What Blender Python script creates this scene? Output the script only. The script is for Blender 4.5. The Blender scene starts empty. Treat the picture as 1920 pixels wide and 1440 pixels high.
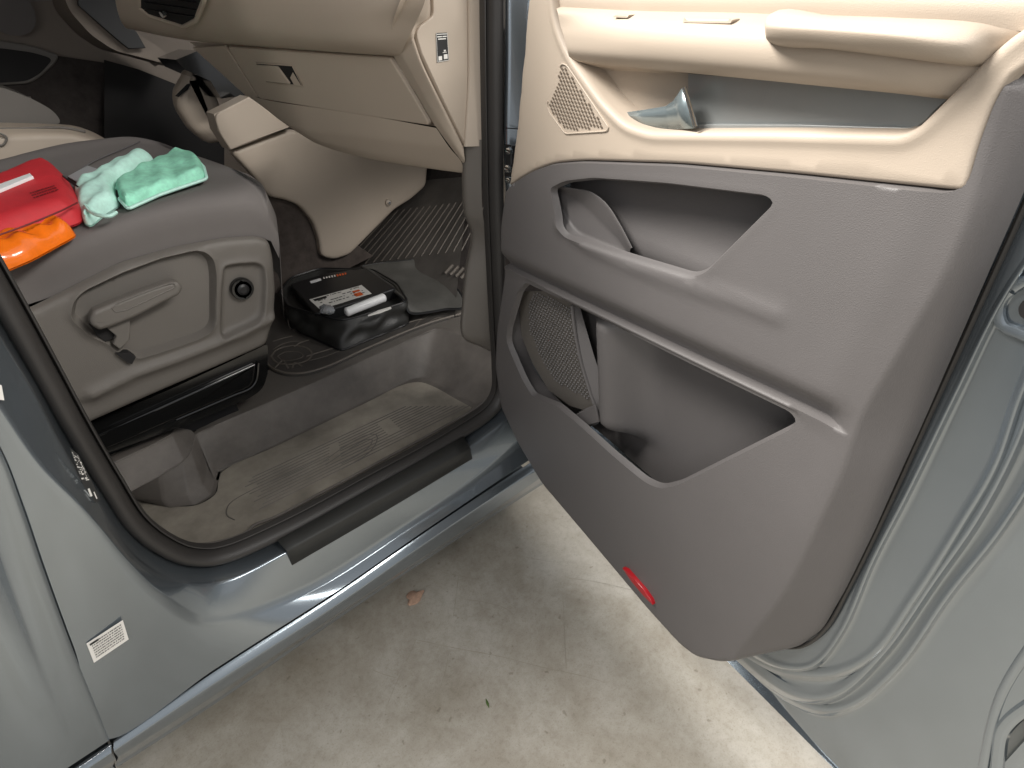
import bpy, math, random
import numpy as np
from mathutils import Matrix, Vector
from mathutils.geometry import delaunay_2d_cdt
random.seed(4); RNG = np.random.default_rng(7)
S = bpy.context.scene
# ------------------------------------------------------------------ camera
CX, CY = 960., 720.
VX = np.array([2490., -120.]) - (CX, CY); VZ = np.array([1065., 2337.]) - (CX, CY)
F = math.sqrt(-(VX @ VZ))
ax = np.array([*VX, F]); ax /= np.linalg.norm(ax)
az = -np.array([*VZ, F]); az /= np.linalg.norm(az)
ay = np.cross(az, ax)
R = np.array([ax, ay, az])
C0 = np.array([0., -.963, 1.45])
cd = bpy.data.cameras.new('camera'); cam = bpy.data.objects.new('camera', cd); S.collection.objects.link(cam)
r_, u_, b_ = R @ (1, 0, 0), R @ (0, -1, 0), R @ (0, 0, -1)
cam.matrix_world = Matrix(((r_[0], u_[0], b_[0], C0[0]), (r_[1], u_[1], b_[1], C0[1]), (r_[2], u_[2], b_[2], C0[2]), (0, 0, 0, 1)))
cd.sensor_width = 36; cd.lens = 36 * F / 1920; cd.clip_start = .02; cd.clip_end = 200
S.camera = cam
# ------------------------------------------------------------------ world and lamps
W = bpy.data.worlds.new('World'); S.world = W; W.use_nodes = True
bg = W.node_tree.nodes['Background']; bg.inputs[0].default_value = (.95, .97, 1.0, 1); bg.inputs[1].default_value = .56
S.view_settings.view_transform = 'Standard'; S.view_settings.look = 'None'; S.view_settings.gamma = 1
S.view_settings.exposure = 0.12
def lamp(name, loc, target, sx, sy, power, col):
    l = bpy.data.lights.new(name, 'AREA'); l.shape = 'RECTANGLE'; l.size = sx; l.size_y = sy; l.energy = power; l.color = col
    o = bpy.data.objects.new(name, l); S.collection.objects.link(o); o.location = loc
    o.rotation_euler = (Vector(target) - Vector(loc)).to_track_quat('-Z', 'Y').to_euler()
    return o
lamp('ceiling_light', (-.8, .85, 3.6), (.6, -.8, .7), 1.4, 1.0, 285, (1, .96, .90))
lamp('ceiling_light', (1.7, -2.5, 3.1), (.3, .3, .6), 2.2, .5, 98, (1, .97, .92))
lamp('ceiling_light', (-2.8, -2.2, 3.3), (.5, -.2, .6), .25, 2.4, 34, (1, .97, .93))
# ------------------------------------------------------------------ unprojection onto real planes
def ray(px, py): return R @ np.array([px - CX, py - CY, F])
def P(px, py, x=None, y=None, z=None, pl=None):
    r = ray(px, py)
    if pl is not None:
        p0, n = np.array(pl[0], float), np.array(pl[1], float); t = ((p0 - C0) @ n) / (r @ n)
    else:
        i, v = (0, x) if x is not None else (1, y) if y is not None else (2, z); t = (v - C0[i]) / r[i]
    return C0 + t * r
def PL(pts, **k):
    out = []
    for p in pts:
        kk = dict(k)
        if len(p) == 3:
            key = [q for q in k if q in 'xyz'][0]; kk[key] = p[2]
        out.append(P(p[0], p[1], **kk))
    return np.array(out)
DH = np.array([.842, -.092, 0.]); DD = np.array([-.155, -.862, 0.]); DD /= np.linalg.norm(DD); DN = np.array([DD[1], -DD[0], 0.]); UZ = np.array([0, 0, 1.])
def DW(px, py, w=0.):
    p = P(px, py, pl=(DH + w * DN, DN)) - DH; return np.array([p @ DD, p[2]])
def D3(u, v, w): 
    u = np.asarray(u, float)[..., None]; v = np.asarray(v, float)[..., None]; w = np.asarray(w, float)[..., None]
    return DH + u * DD + v * UZ + w * DN
def DP(pts, w=0.):
    return np.array([D3(*DW(p[0], p[1], p[2] if len(p) > 2 else w), p[2] if len(p) > 2 else w) for p in pts])
# ------------------------------------------------------------------ materials
def mat(name, col, rough=.5, metal=0., coat=0., bump=0., scale=400., var=0., spec=.5, kind='noise', vscale=3., emit=None, alpha=1., trans=0.):
    m = bpy.data.materials.new(name); m.use_nodes = True; nt = m.node_tree; N, L = nt.nodes, nt.links
    b = N['Principled BSDF']; b.inputs['Base Color'].default_value = (*col, 1); b.inputs['Roughness'].default_value = rough
    b.inputs['Metallic'].default_value = metal; b.inputs['Coat Weight'].default_value = coat; b.inputs['Coat Roughness'].default_value = .06
    b.inputs['Specular IOR Level'].default_value = spec; b.inputs['Transmission Weight'].default_value = trans; b.inputs['Alpha'].default_value = alpha
    tc = N.new('ShaderNodeNewGeometry')
    if bump:
        t = N.new('ShaderNodeTexVoronoi' if kind == 'voronoi' else 'ShaderNodeTexNoise'); t.inputs['Scale'].default_value = scale
        L.new(tc.outputs['Position'], t.inputs['Vector'])
        bp = N.new('ShaderNodeBump'); bp.inputs['Strength'].default_value = bump; bp.inputs['Distance'].default_value = .0008
        L.new(t.outputs[0], bp.inputs['Height']); L.new(bp.outputs[0], b.inputs['Normal'])
    if var:
        t2 = N.new('ShaderNodeTexNoise'); t2.inputs['Scale'].default_value = vscale; t2.inputs['Detail'].default_value = 8; t2.inputs['Roughness'].default_value = .65
        L.new(tc.outputs['Position'], t2.inputs['Vector'])
        mr = N.new('ShaderNodeMapRange'); mr.inputs[1].default_value = .3; mr.inputs[2].default_value = .7; mr.inputs[3].default_value = 1 - var; mr.inputs[4].default_value = 1 + var
        L.new(t2.outputs[0], mr.inputs[0])
        mx = N.new('ShaderNodeMix'); mx.data_type = 'RGBA'; mx.blend_type = 'MULTIPLY'; mx.inputs[0].default_value = 1; mx.inputs[6].default_value = (*col, 1)
        L.new(mr.outputs[0], mx.inputs[7]); L.new(mx.outputs[2], b.inputs['Base Color'])
        mr2 = N.new('ShaderNodeMapRange'); mr2.inputs[3].default_value = rough * .85; mr2.inputs[4].default_value = min(1, rough * 1.15)
        L.new(t2.outputs[0], mr2.inputs[0]); L.new(mr2.outputs[0], b.inputs['Roughness'])
    return m
M = {}
M['grey'] = mat('grey_grained_plastic', (.120, .112, .111), .5, bump=.35, scale=900, var=.05, kind='voronoi')
M['greyseat'] = mat('grey_seat_plastic', (.15, .136, .121), .48, bump=.5, scale=900, var=.05, kind='voronoi')
M['beige'] = mat('beige_grained_plastic', (.445, .375, .305), .52, bump=.2, scale=900, var=.03, kind='voronoi')
M['fabric'] = mat('grey_seat_fabric', (.18, .165, .158), .95, bump=1., scale=1400, var=.08, spec=.15)
M['fabricdk'] = mat('woven_seat_insert', (.13, .125, .125), .95, bump=1., scale=700, var=.12, spec=.15)
M['paint'] = mat('grey_blue_metallic_paint', (.25, .285, .315), .25, metal=.8, coat=1.)
M['rubber'] = mat('black_rubber', (.035, .032, .03), .5, bump=.4, scale=700, var=.15)
M['plate'] = mat('black_plastic_plate', (.035, .035, .033), .5, bump=.5, scale=1200)
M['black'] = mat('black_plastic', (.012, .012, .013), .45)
M['gloss'] = mat('glossy_black_plastic', (.008, .008, .008), .12, coat=.5)
M['carpet'] = mat('dark_carpet', (.05, .043, .04), 1., bump=1., scale=1500, var=.25, vscale=30, spec=.1)
M['mat'] = mat('black_rubber_mat', (.075, .068, .062), .55, bump=.6, scale=900, var=.25, vscale=12)
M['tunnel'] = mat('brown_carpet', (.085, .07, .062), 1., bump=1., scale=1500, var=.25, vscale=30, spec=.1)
M['beigeshade'] = mat('beige_trim_shaded', (.20, .165, .135), .6, bump=.2, scale=900)  # beige trim darkened: the dimness of the driver's side is put into the colour
M['dark'] = mat('dark_recess', (.01, .009, .009), .8)
M['strip'] = mat('satin_grey_inlay', (.31, .325, .325), .38, metal=.4, var=.03)
M['chrome'] = mat('chrome', (.8, .82, .83), .12, metal=1.)
M['handle'] = mat('satin_metal_handle', (.24, .29, .31), .25, metal=.6)
M['red'] = mat('red_nylon', (.58, .028, .038), .6, bump=.8, scale=900, var=.12, vscale=20)
M['orange'] = mat('orange_vest_in_plastic', (1.0, .20, .01), .18, coat=.8, var=.15, vscale=25)
M['green'] = mat('mint_green_cloth', (.34, .78, .58), .7, bump=.6, scale=500, var=.22, vscale=40)
M['mint'] = mat('pale_mint_mesh', (.55, .86, .76), .55, var=.15, vscale=60)
M['white'] = mat('white_plastic', (.8, .8, .8), .35)
M['paper'] = mat('paper_label', (.72, .70, .66), .6)
M['clear'] = mat('clear_plastic_wrap', (.75, .77, .8), .08, trans=.7)
M['nylon'] = mat('black_nylon', (.035, .034, .032), .36, bump=.8, scale=600, var=.2, vscale=20)
M['nylonflap'] = mat('charcoal_nylon', (.08, .077, .07), .65, bump=.8, scale=700, var=.2, vscale=15)
M['reflector'] = mat('red_reflector', (.42, .008, .015), .3, coat=.5)
M['ink'] = mat('black_ink', (.02, .02, .02), .6)
M['orangeink'] = mat('orange_ink', (.7, .12, .02), .6)
M['debris'] = mat('dry_leaf', (.42, .27, .19), .8, var=.3, vscale=80)
M['grass'] = mat('green_leaf', (.08, .13, .03), .7)
M['glass'] = mat('glass', (.6, .65, .65), .05, trans=1.)
M['headliner'] = mat('headliner', (.22, .20, .18), .9)
def concrete():
    m = bpy.data.materials.new('polished_concrete'); m.use_nodes = True; N, L = m.node_tree.nodes, m.node_tree.links; b = N['Principled BSDF']
    g = N.new('ShaderNodeNewGeometry')
    def noise(s, d=8, r=.6, dist=0):
        n = N.new('ShaderNodeTexNoise'); n.inputs['Scale'].default_value = s; n.inputs['Detail'].default_value = d; n.inputs['Roughness'].default_value = r; n.inputs['Distortion'].default_value = dist
        L.new(g.outputs['Position'], n.inputs['Vector']); return n.outputs[0]
    def ramp(src, a, b_, c0, c1):
        r = N.new('ShaderNodeValToRGB'); r.color_ramp.elements[0].position = a; r.color_ramp.elements[1].position = b_
        r.color_ramp.elements[0].color = (*c0, 1); r.color_ramp.elements[1].color = (*c1, 1); L.new(src, r.inputs[0]); return r.outputs[0]
    def mul(a, b_, f=1.):
        x = N.new('ShaderNodeMix'); x.data_type = 'RGBA'; x.blend_type = 'MULTIPLY'; x.inputs[0].default_value = f; L.new(a, x.inputs[6]); L.new(b_, x.inputs[7]); return x.outputs[2]
    c = ramp(noise(3.2, 10, .62, .6), .35, .68, (.37, .335, .28), (.52, .49, .435))
    c = mul(c, ramp(noise(11, 10, .7), .36, .6, (.86, .84, .81), (1, 1, 1)))
    c = mul(c, ramp(noise(60, 6, .75), .34, .52, (.86, .85, .83), (1, 1, 1)))
    c = mul(c, ramp(noise(260, 3, .7), .25, .45, (.62, .60, .57), (1, 1, 1)), .8)
    c = mul(c, ramp(noise(1.7, 12, .72, 1.5), .40, .56, (.74, .72, .67), (1, 1, 1)), .5)
    c = mul(c, ramp(noise(38, 2, .5), .27, .31, (.55, .52, .47), (1, 1, 1)), .6)
    L.new(c, b.inputs['Base Color'])
    rr = N.new('ShaderNodeMapRange'); rr.inputs[3].default_value = .38; rr.inputs[4].default_value = .7; L.new(noise(8, 8), rr.inputs[0]); L.new(rr.outputs[0], b.inputs['Roughness'])
    bp = N.new('ShaderNodeBump'); bp.inputs['Strength'].default_value = .25; bp.inputs['Distance'].default_value = .002; L.new(noise(120, 6, .7), bp.inputs['Height']); L.new(bp.outputs[0], b.inputs['Normal'])
    return m
M['concrete'] = concrete()
# ------------------------------------------------------------------ object helpers
ORG = {}
def obj(name, V, Fc, m, parent=None, smooth=40, label=None, cat=None, group=None, kind=None, solid=0.):
    V = np.asarray(V, float); o0 = np.array([V[:, 0].mean(), V[:, 1].mean(), V[:, 2].min()])
    me = bpy.data.meshes.new(name); me.from_pydata((V - o0).tolist(), [], [list(map(int, f)) for f in Fc]); me.update()
    me.materials.append(M[m])
    if smooth:
        me.shade_smooth(); me.set_sharp_from_angle(angle=math.radians(smooth))
    o = bpy.data.objects.new(name, me); S.collection.objects.link(o)
    if parent is not None:
        o.parent = parent; o.location = o0 - ORG[parent.name]
    else: o.location = o0
    ORG[o.name] = o0
    tag(o, label, cat, group, kind)
    if solid:
        md = o.modifiers.new('thickness', 'SOLIDIFY'); md.thickness = solid; md.offset = 0
    return o
def tag(o, label=None, cat=None, group=None, kind=None):
    for k, v in (('label', label), ('category', cat), ('group', group), ('kind', kind)):
        if v: o[k] = v
def empty(name, loc, label, cat):
    o = bpy.data.objects.new(name, None); S.collection.objects.link(o); o.location = loc; o.empty_display_size = .1; ORG[o.name] = np.array(loc, float); tag(o, label, cat); return o
def cat(pts, k=6, closed=False):
    """Catmull-Rom through control points"""
    p = np.asarray(pts, float); n = len(p); out = []
    rng = range(n if closed else n - 1)
    for i in rng:
        if closed: a, b, c, d = p[i - 1], p[i], p[(i + 1) % n], p[(i + 2) % n]
        else: b, c = p[i], p[i + 1]; a = p[i - 1] if i else 2 * b - c; d = p[i + 2] if i + 2 < n else 2 * c - b
        # centripetal-like tangents, bounded by chord length
        lb = np.linalg.norm(c - b) + 1e-9; la = np.linalg.norm(b - a) + 1e-9; ld = np.linalg.norm(d - c) + 1e-9
        m1 = ((c - b) / lb + (b - a) / la) * .5 * lb * 1.0; m2 = ((c - b) / lb + (d - c) / ld) * .5 * lb * 1.0
        for j in range(k):
            t = j / k; t2, t3 = t * t, t * t * t
            out.append((2 * t3 - 3 * t2 + 1) * b + (t3 - 2 * t2 + t) * m1 + (-2 * t3 + 3 * t2) * c + (t3 - t2) * m2)
    if not closed: out.append(p[-1])
    return np.array(out)
def roundpts(p, r, k=4, closed=True):
    """polyline with its corners rounded; r number or list"""
    p = np.asarray(p, float); n = len(p); out = []
    for i in range(n):
        ri = r[i] if hasattr(r, '__len__') else r
        if (not closed and i in (0, n - 1)) or ri <= 0: out.append(p[i]); continue
        a, b, c = p[i - 1], p[i], p[(i + 1) % n]
        la, lc = np.linalg.norm(a - b), np.linalg.norm(c - b); q = min(ri, .48 * la, .48 * lc)
        s, e = b + (a - b) / max(la, 1e-9) * q, b + (c - b) / max(lc, 1e-9) * q
        for j in range(k + 1):
            t = j / k; out.append((1 - t) ** 2 * s + 2 * t * (1 - t) * b + t * t * e)
    return np.array(out)
def grid(A, closed_u=False, closed_v=False, off=0):
    n, m = A.shape[:2]; Fc = []
    for i in range(n if closed_u else n - 1):
        for j in range(m if closed_v else m - 1):
            i2, j2 = (i + 1) % n, (j + 1) % m
            Fc.append((off + i * m + j, off + i2 * m + j, off + i2 * m + j2, off + i * m + j2))
    return A.reshape(-1, 3), Fc
def loft(contours, k=8, r=.004, kr=3, across=1, smoothacross=False, curve=True, pr=0):
    """surface through stationed contours; corners between strips rounded with radius r"""
    cs = [roundpts(c, pr, 4, closed=False) if pr else cat(c, k) if curve else np.asarray(c, float) for c in contours]
    A = np.stack(cs, 1)                                     # station x contour x 3
    out = []
    for row in A:
        if smoothacross: out.append(cat(row, across))
        else: out.append(roundpts(row, r, kr, closed=False))
    return grid(np.array(out))
def resample(p, step, closed=False):
    p = np.asarray(p, float); q = np.vstack([p, p[:1]]) if closed else p
    L = np.r_[0, np.cumsum(np.linalg.norm(np.diff(q, axis=0), axis=1))]; n = max(2, int(round(L[-1] / step)) + (0 if closed else 1))
    t = np.linspace(0, L[-1], n, endpoint=not closed)
    return np.stack([np.interp(t, L, q[:, i]) for i in range(p.shape[1])], 1)
def dist(pts, poly, closed=True, signed=True):
    """signed distance: + inside a closed polygon / + left of an open polyline"""
    p = np.asarray(poly, float); a = p; b = np.roll(p, -1, 0)
    if not closed: a, b = p[:-1], p[1:]
    if not closed:
        sn = b - a; sn = np.stack([-sn[:, 1], sn[:, 0]], 1) / (np.linalg.norm(sn, axis=1)[:, None] + 1e-12); vn = np.vstack([sn[:1], sn[1:] + sn[:-1], sn[-1:]])
    best = np.full(len(pts), 1e9); sg = np.ones(len(pts)); ins = np.zeros(len(pts), bool)
    for ix, (s, e) in enumerate(zip(a, b)):
        d = e - s; l2 = d @ d + 1e-18; q = pts - s; t = np.clip(q @ d / l2, 0, 1)
        dd = np.hypot(q[:, 0] - t * d[0], q[:, 1] - t * d[1]); m = dd < best - 1e-12; best[m] = dd[m]
        if not closed:
            cr = np.where(t <= 0, q @ vn[ix], np.where(t >= 1, (pts - e) @ vn[ix + 1], q @ sn[ix])); sg[m] = np.where(cr[m] >= 0, 1, -1)
        else:
            c = (s[1] > pts[:, 1]) != (e[1] > pts[:, 1])
            with np.errstate(divide='ignore', invalid='ignore'): xi = s[0] + (pts[:, 1] - s[1]) * (e[0] - s[0]) / (e[1] - s[1] + 1e-18)
            ins ^= c & (pts[:, 0] < xi)
    if closed: sg = np.where(ins, 1, -1)
    return best * sg if signed else best
def offset(poly, d, closed=True):
    p = np.asarray(poly, float)
    if closed:
        t = np.roll(p, -1, 0) - np.roll(p, 1, 0); area = .5 * np.sum(p[:, 0] * np.roll(p[:, 1], -1) - np.roll(p[:, 0], -1) * p[:, 1]); s = 1 if area > 0 else -1
    else: t = np.gradient(p, axis=0); s = 1
    t /= np.linalg.norm(t, axis=1)[:, None] + 1e-12
    q = p + np.stack([-t[:, 1], t[:, 0]], 1) * d * s        # inward for closed
    ref = dist(q, p, closed, False); return q[ref > abs(d) * .8]
def field(outline, feats, wfun, step=.006, holes=()):
    """triangulated panel: outline (n,2), feature polylines [(pts, closed)], height function"""
    out = resample(outline, step * .7, True)
    lo, hi = out.min(0), out.max(0); gx, gy = np.arange(lo[0], hi[0], step), np.arange(lo[1], hi[1], step)
    G = np.stack(np.meshgrid(gx, gy), -1).reshape(-1, 2); G[:, 0] += np.where((np.round((G[:, 1] - lo[1]) / step).astype(int) % 2) == 1, step / 2, 0)
    G = G[dist(G, out) > step * .4]
    V = [out]; E = [(i, (i + 1) % len(out)) for i in range(len(out))]; n = len(out)
    for f, cl in feats:
        f = np.asarray(f); f = f[dist(f, out) > step * .3] if not cl else f
        if len(f) < 2: continue
        near = dist(G, f, cl, False) if len(f) > 2 else np.full(len(G), 1.); G = G[near > step * .35]
        V.append(f); E += [(n + i, n + (i + 1) % len(f)) for i in range(len(f) if cl else len(f) - 1)
                           if np.linalg.norm(f[i] - f[(i + 1) % len(f)]) < .04]; n += len(f)
    V.append(G); P2 = np.vstack(V)
    v, e, fc, *_ = delaunay_2d_cdt([Vector(q) for q in P2], E, [], 0, 1e-5)
    v = np.array([[q.x, q.y] for q in v]); fc = np.array([list(f) for f in fc if len(f) == 3])
    cen = v[fc].mean(1); keep = dist(cen, out) > 0
    for h in holes: keep &= dist(cen, h) < 0
    fc = fc[keep]
    used = np.unique(fc); mp = -np.ones(len(v), int); mp[used] = np.arange(len(used)); v = v[used]; fc = mp[fc]
    a = v[fc]; cr = (a[:, 1, 0] - a[:, 0, 0]) * (a[:, 2, 1] - a[:, 0, 1]) - (a[:, 1, 1] - a[:, 0, 1]) * (a[:, 2, 0] - a[:, 0, 0])
    fc[cr < 0] = fc[cr < 0][:, ::-1]
    return v, wfun(v), fc
def tube(path, r, n=8, cap=True, flat=1.):
    p = np.asarray(path, float); T = np.gradient(p, axis=0); T /= np.linalg.norm(T, axis=1)[:, None] + 1e-12
    up = np.array([0, 0, 1.]) if abs(T[0][2]) < .9 else np.array([1., 0, 0]); A = []
    nrm = up - (up @ T[0]) * T[0]; nrm /= np.linalg.norm(nrm)
    for i in range(len(p)):
        nrm = nrm - (nrm @ T[i]) * T[i]; nrm /= np.linalg.norm(nrm) + 1e-12; bn = np.cross(T[i], nrm)
        ri = r[i] if hasattr(r, '__len__') else r
        A.append([p[i] + ri * (math.cos(a) * bn + flat * math.sin(a) * nrm) for a in np.linspace(0, 2 * math.pi, n, endpoint=False)])
    V, Fc = grid(np.array(A), closed_v=True)
    if cap: Fc += [tuple(range(n))[::-1], tuple((len(p) - 1) * n + i for i in range(n))]
    return V, Fc
def join(*parts):
    Vs, Fs, n = [], [], 0
    for V, Fc in parts: Vs.append(np.asarray(V)); Fs += [tuple(i + n for i in f) for f in Fc]; n += len(V)
    return np.vstack(Vs), Fs
def fan(poly3):
    p = np.asarray(poly3); return p, [tuple(range(len(p)))]
def prism(poly3, vec, r=0., k=3):
    """closed slab: polygon extruded along vec, with a rounded front edge of size r"""
    p = np.asarray(poly3, float); vec = np.asarray(vec, float); L = np.linalg.norm(vec); vn = vec / L; c = p.mean(0); n = len(p)
    rings = [p]
    if r > 0:
        for j in range(k + 1):
            a = j / k * math.pi / 2; ins = r * (1 - math.cos(a)); h = L - r + r * math.sin(a)
            t = np.roll(p, -1, 0) - np.roll(p, 1, 0); t /= np.linalg.norm(t, axis=1)[:, None] + 1e-12; inn = np.cross(vn, t)
            if np.sum(inn * (c - p)) < 0: inn = -inn
            rings.append(p + vn * h + inn * ins)
    else: rings.append(p + vec)
    V, Fc = grid(np.array(rings), closed_v=True); Fc += [tuple(range(n))[::-1], tuple((len(rings) - 1) * n + i for i in range(n))]
    return V, Fc
def box(lo, hi):
    x0, y0, z0 = lo; x1, y1, z1 = hi
    V = [(x0, y0, z0), (x1, y0, z0), (x1, y1, z0), (x0, y1, z0), (x0, y0, z1), (x1, y0, z1), (x1, y1, z1), (x0, y1, z1)]
    return np.array(V, float), [(0, 3, 2, 1), (4, 5, 6, 7), (0, 1, 5, 4), (1, 2, 6, 5), (2, 3, 7, 6), (3, 0, 4, 7)]
sm = lambda t: (lambda q: q * q * (3 - 2 * q))(np.clip(t, 0, 1))
qr = lambda t: np.sqrt(np.clip(1 - (1 - np.clip(t, 0, 1)) ** 2, 0, 1))    # quarter round

# ================================================================== FLOOR
V, Fc = grid(np.stack(np.meshgrid(np.linspace(-12, 12, 9), np.linspace(-12, 12, 9), indexing='ij') + [np.zeros((9, 9))], -1))
floor = obj('floor', V, Fc, 'concrete', smooth=0, kind='structure')

# ================================================================== VAN
van = empty('van', (.4, .9, 0), 'grey-blue van with its front passenger door wide open, beige and grey cabin showing', 'van')

# ---- body side: door-opening flange, B-pillar and sill (13 stations from pillar top round to the hinge end of the sill)
seal_out = [(-130, 390), (0, 607), (67, 717), (130, 833), (187, 917), (233, 987), (283, 1033), (340, 1060), (400, 1064), (520, 1019), (700, 920), (867, 823), (945, 765)]
seal_in = [(-60, 375), (30, 535), (100, 670), (173, 800), (233, 910), (283, 985), (330, 1015), (370, 1028), (415, 1024), (510, 983), (680, 895), (850, 803), (925, 745)]
P1 = [(-140, 395), (-10, 614), (57, 724), (119, 841), (175, 927), (220, 1000), (270, 1055), (335, 1090), (412, 1093), (535, 1036), (714, 936), (880, 840), (958, 782)]
P2 = [(-190, 440), (-70, 650), (10, 775), (75, 868), (140, 935), (187, 987), (233, 1043), (300, 1110), (385, 1157), (567, 1100), (745, 992), (900, 886), (972, 826)]
P2b = [(-205, 446), (-85, 658), (-4, 783), (60, 876), (127, 944), (174, 998), (221, 1056), (290, 1125), (385, 1172), (577, 1112), (753, 1002), (907, 896), (979, 836)]
P3 = [(-330, 480), (-150, 640), (-70, 730), (3, 845), (42, 945), (82, 1062), (140, 1220), (207, 1387), (400, 1258), (628, 1112), (790, 1000), (920, 912), (1010, 852)]
y1 = [.048] * 4 + [.048, .050, .052, .055, .056, .055, .055, .055, .055]
y2 = [.0] * 5 + [.003, .008, .016, .026, .034, .036, .036, .036]
y2b = [-.002] * 5 + [.0, .004, .010, .019, .026, .028, .028, .028]
y3 = [.0] * 13
wy = lambda c, ys: [(a[0], a[1], y) for a, y in zip(c, ys)]
c_out = PL(seal_out, y=.085)
cont = [PL(seal_in, y=.13), PL([((a[0] + b[0]) / 2, (a[1] + b[1]) / 2) for a, b in zip(seal_in, seal_out)], y=.125), PL(wy(seal_out, [.10] * 13), y=0),
        PL(wy(P1, y1), y=0), PL(wy(P2, y2), y=0), PL(wy(P2b, y2b), y=0), PL(wy(P3, y3), y=0)]
last = cont[-1] + np.array([0, .006, 0]); cont.append(last)
V, Fc = loft(cont, k=10, r=.006, kr=4)
body = obj('body_side', V, Fc, 'paint', van, smooth=60)

# sill rail below, straight along the van
def along(pxs, y): return PL(pxs, y=y)
rail = [along([(130, 1440), (213, 1389), (400, 1261), (628, 1115), (790, 1003), (920, 916), (1010, 857)], .006),
        along([(130, 1446), (213, 1393), (400, 1266), (628, 1120), (790, 1008), (920, 922), (1012, 862)], .002),
        along([(130, 1464), (213, 1409), (400, 1284), (628, 1138), (790, 1025), (915, 940), (1015, 876)], -.010),
        along([(130, 1478), (222, 1420), (405, 1302), (632, 1152), (780, 1054), (910, 968), (1018, 893)], -.002),
        along([(130, 1492), (215, 1434), (410, 1308), (633, 1155), (775, 1060), (905, 975), (1022, 900)], .02)]
rail.append(rail[-1] + np.array([0, .004, -.02])); rail.append(rail[-1] + np.array([0, .25, .02]))
rail = [np.vstack([c[1:]]) for c in rail]
V, Fc = loft(rail, k=8, r=.006, kr=4)
obj('sill_rail', V, Fc, 'paint', van, smooth=60)
# same rail carried on under the sliding door, a hair's gap behind
r2 = [np.array([c[0] + (c[0] - c[1]) / np.linalg.norm(c[0] - c[1]) * t for t in (.004, .4, 1.2)]) for c in rail]
V, Fc = loft(r2, k=4, r=.006, kr=4)
# ---- sliding door behind the B-pillar
seamL = [(p[0] - 2.0, p[1] + 1) for p in P3[:8]]
sd = []
for dx, y in ((0, .012), (0, .0), (.035, .001), (.045, .016), (.065, .032), (.09, .026), (.13, -.006), (.18, -.010), (.5, -.02), (1.3, -.03)):
    c = PL(seamL, y=0); c = c.copy(); c[:, 0] -= dx * np.linspace(1, 1.25, 8); c[:, 1] = y * np.array([1, 1, 1, 1, 1, .8, .4, 0]) if 0 < y else y; sd.append(c)
V2, F2 = loft(sd, k=8, smoothacross=True, across=5)
sdoor = obj('sliding_door', V2, F2, 'paint', van, smooth=60)
obj('door_rail', V, Fc, 'paint', sdoor, smooth=60)

# ---- sill plate
pl_ = [PL([(520, 1014), (700, 914), (868, 819)], y=.083), PL([(537, 1033), (716, 934), (880, 840)], y=.0515), PL([(547, 1059), (726, 955), (884, 860)], y=.0495)]
pl_ = [c + np.array([0, -.002, .002]) for c in pl_]
for c in pl_[2:]: c += np.array([0, -.001, 0])
V, Fc = loft(pl_, k=6, r=.003, kr=3)
obj('sill_plate', V, Fc, 'plate', body, solid=.0025)
# stickers on the pillar
def decal(pxs, mname, name, parent, lift=.0008, label=None, **k):
    p = PL(pxs, **k); n = np.cross(p[1] - p[0], p[2] - p[0]); n /= np.linalg.norm(n)
    if n @ (C0 - p[0]) < 0: n = -n
    return obj(name, *prism(p + n * lift, n * .0004), mname, parent, smooth=0, label=label), n
def quadmap(q, s, t): return (1 - t) * ((1 - s) * q[0] + s * q[1]) + t * ((1 - s) * q[3] + s * q[2])
def printing(name, q, rects, mname, parent, n, lift):
    parts = []
    for (s0, t0, s1, t1) in rects:
        c = [quadmap(q, a, b) for a, b in ((s0, t0), (s1, t0), (s1, t1), (s0, t1))]; parts.append(fan(np.array(c) + n * lift))
    return obj(name, *join(*parts), mname, parent, smooth=0, kind='stuff')
def textlines(rows, cols, m=.08, fill=.5, seed=1, s1=.92):
    rg = random.Random(seed); out = []
    for r in range(rows):
        t0 = m + (1 - 2 * m) * r / rows; t1 = t0 + (1 - 2 * m) / rows * fill; s = m
        while s < s1:
            w = rg.uniform(.02, .09) * 8 / cols; e = min(s + w, s1); out.append((s, t0, e, t1)); s = e + rg.uniform(.008, .03)
    return out
st = [(162, 1206), (230, 1162), (241, 1198), (176, 1242)]
k, n = decal(st, 'paper', 'info_sticker', body, y=-.0003); qs = PL(st, y=-.0003)
printing('sticker_print', qs, [(.06, .08, .3, .17)] + textlines(7, 14, .1, .42, 3), 'ink', body, n, .0022)

k, n = decal([(-14, 716), (3, 722), (8, 750), (-8, 748)], 'paper', 'edge_sticker', sdoor, y=-.004)
# ---- door-opening weatherstrip: one bead swept round the opening
sc = PL([((a[0] + b[0]) / 2, (a[1] + b[1]) / 2) for a, b in zip(seal_in, seal_out)], y=.10)
ap = PL([(942, 690), (938, 600), (934, 500), (930, 380), (928, 240), (927, 100), (927, 0), (928, -160)], y=.10)
path = cat(np.vstack([sc[:-1], PL([(925, 765), (940, 735)], y=.10), ap]), 6)
path = resample(path, .012); T = np.gradient(path, axis=0); T /= np.linalg.norm(T, axis=1)[:, None]
Nn = np.stack([T[:, 2], np.zeros(len(T)), -T[:, 0]], 1)         # outward from the opening
prof = [(-.021, .122), (-.021, .114), (-.0195, .107), (-.0175, .106), (-.0155, .110), (-.0145, .120), (-.013, .108), (-.010, .094), (-.004, .085), (.004, .082), (.011, .085), (.016, .093), (.0185, .104), (.02, .125)]
A = np.array([[p + nn * r + np.array([0, y - .10, 0]) for r, y in prof] for p, nn in zip(path, Nn)])
dseal = obj('door_weatherstrip', *grid(A), 'rubber', van, smooth=50)

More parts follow.
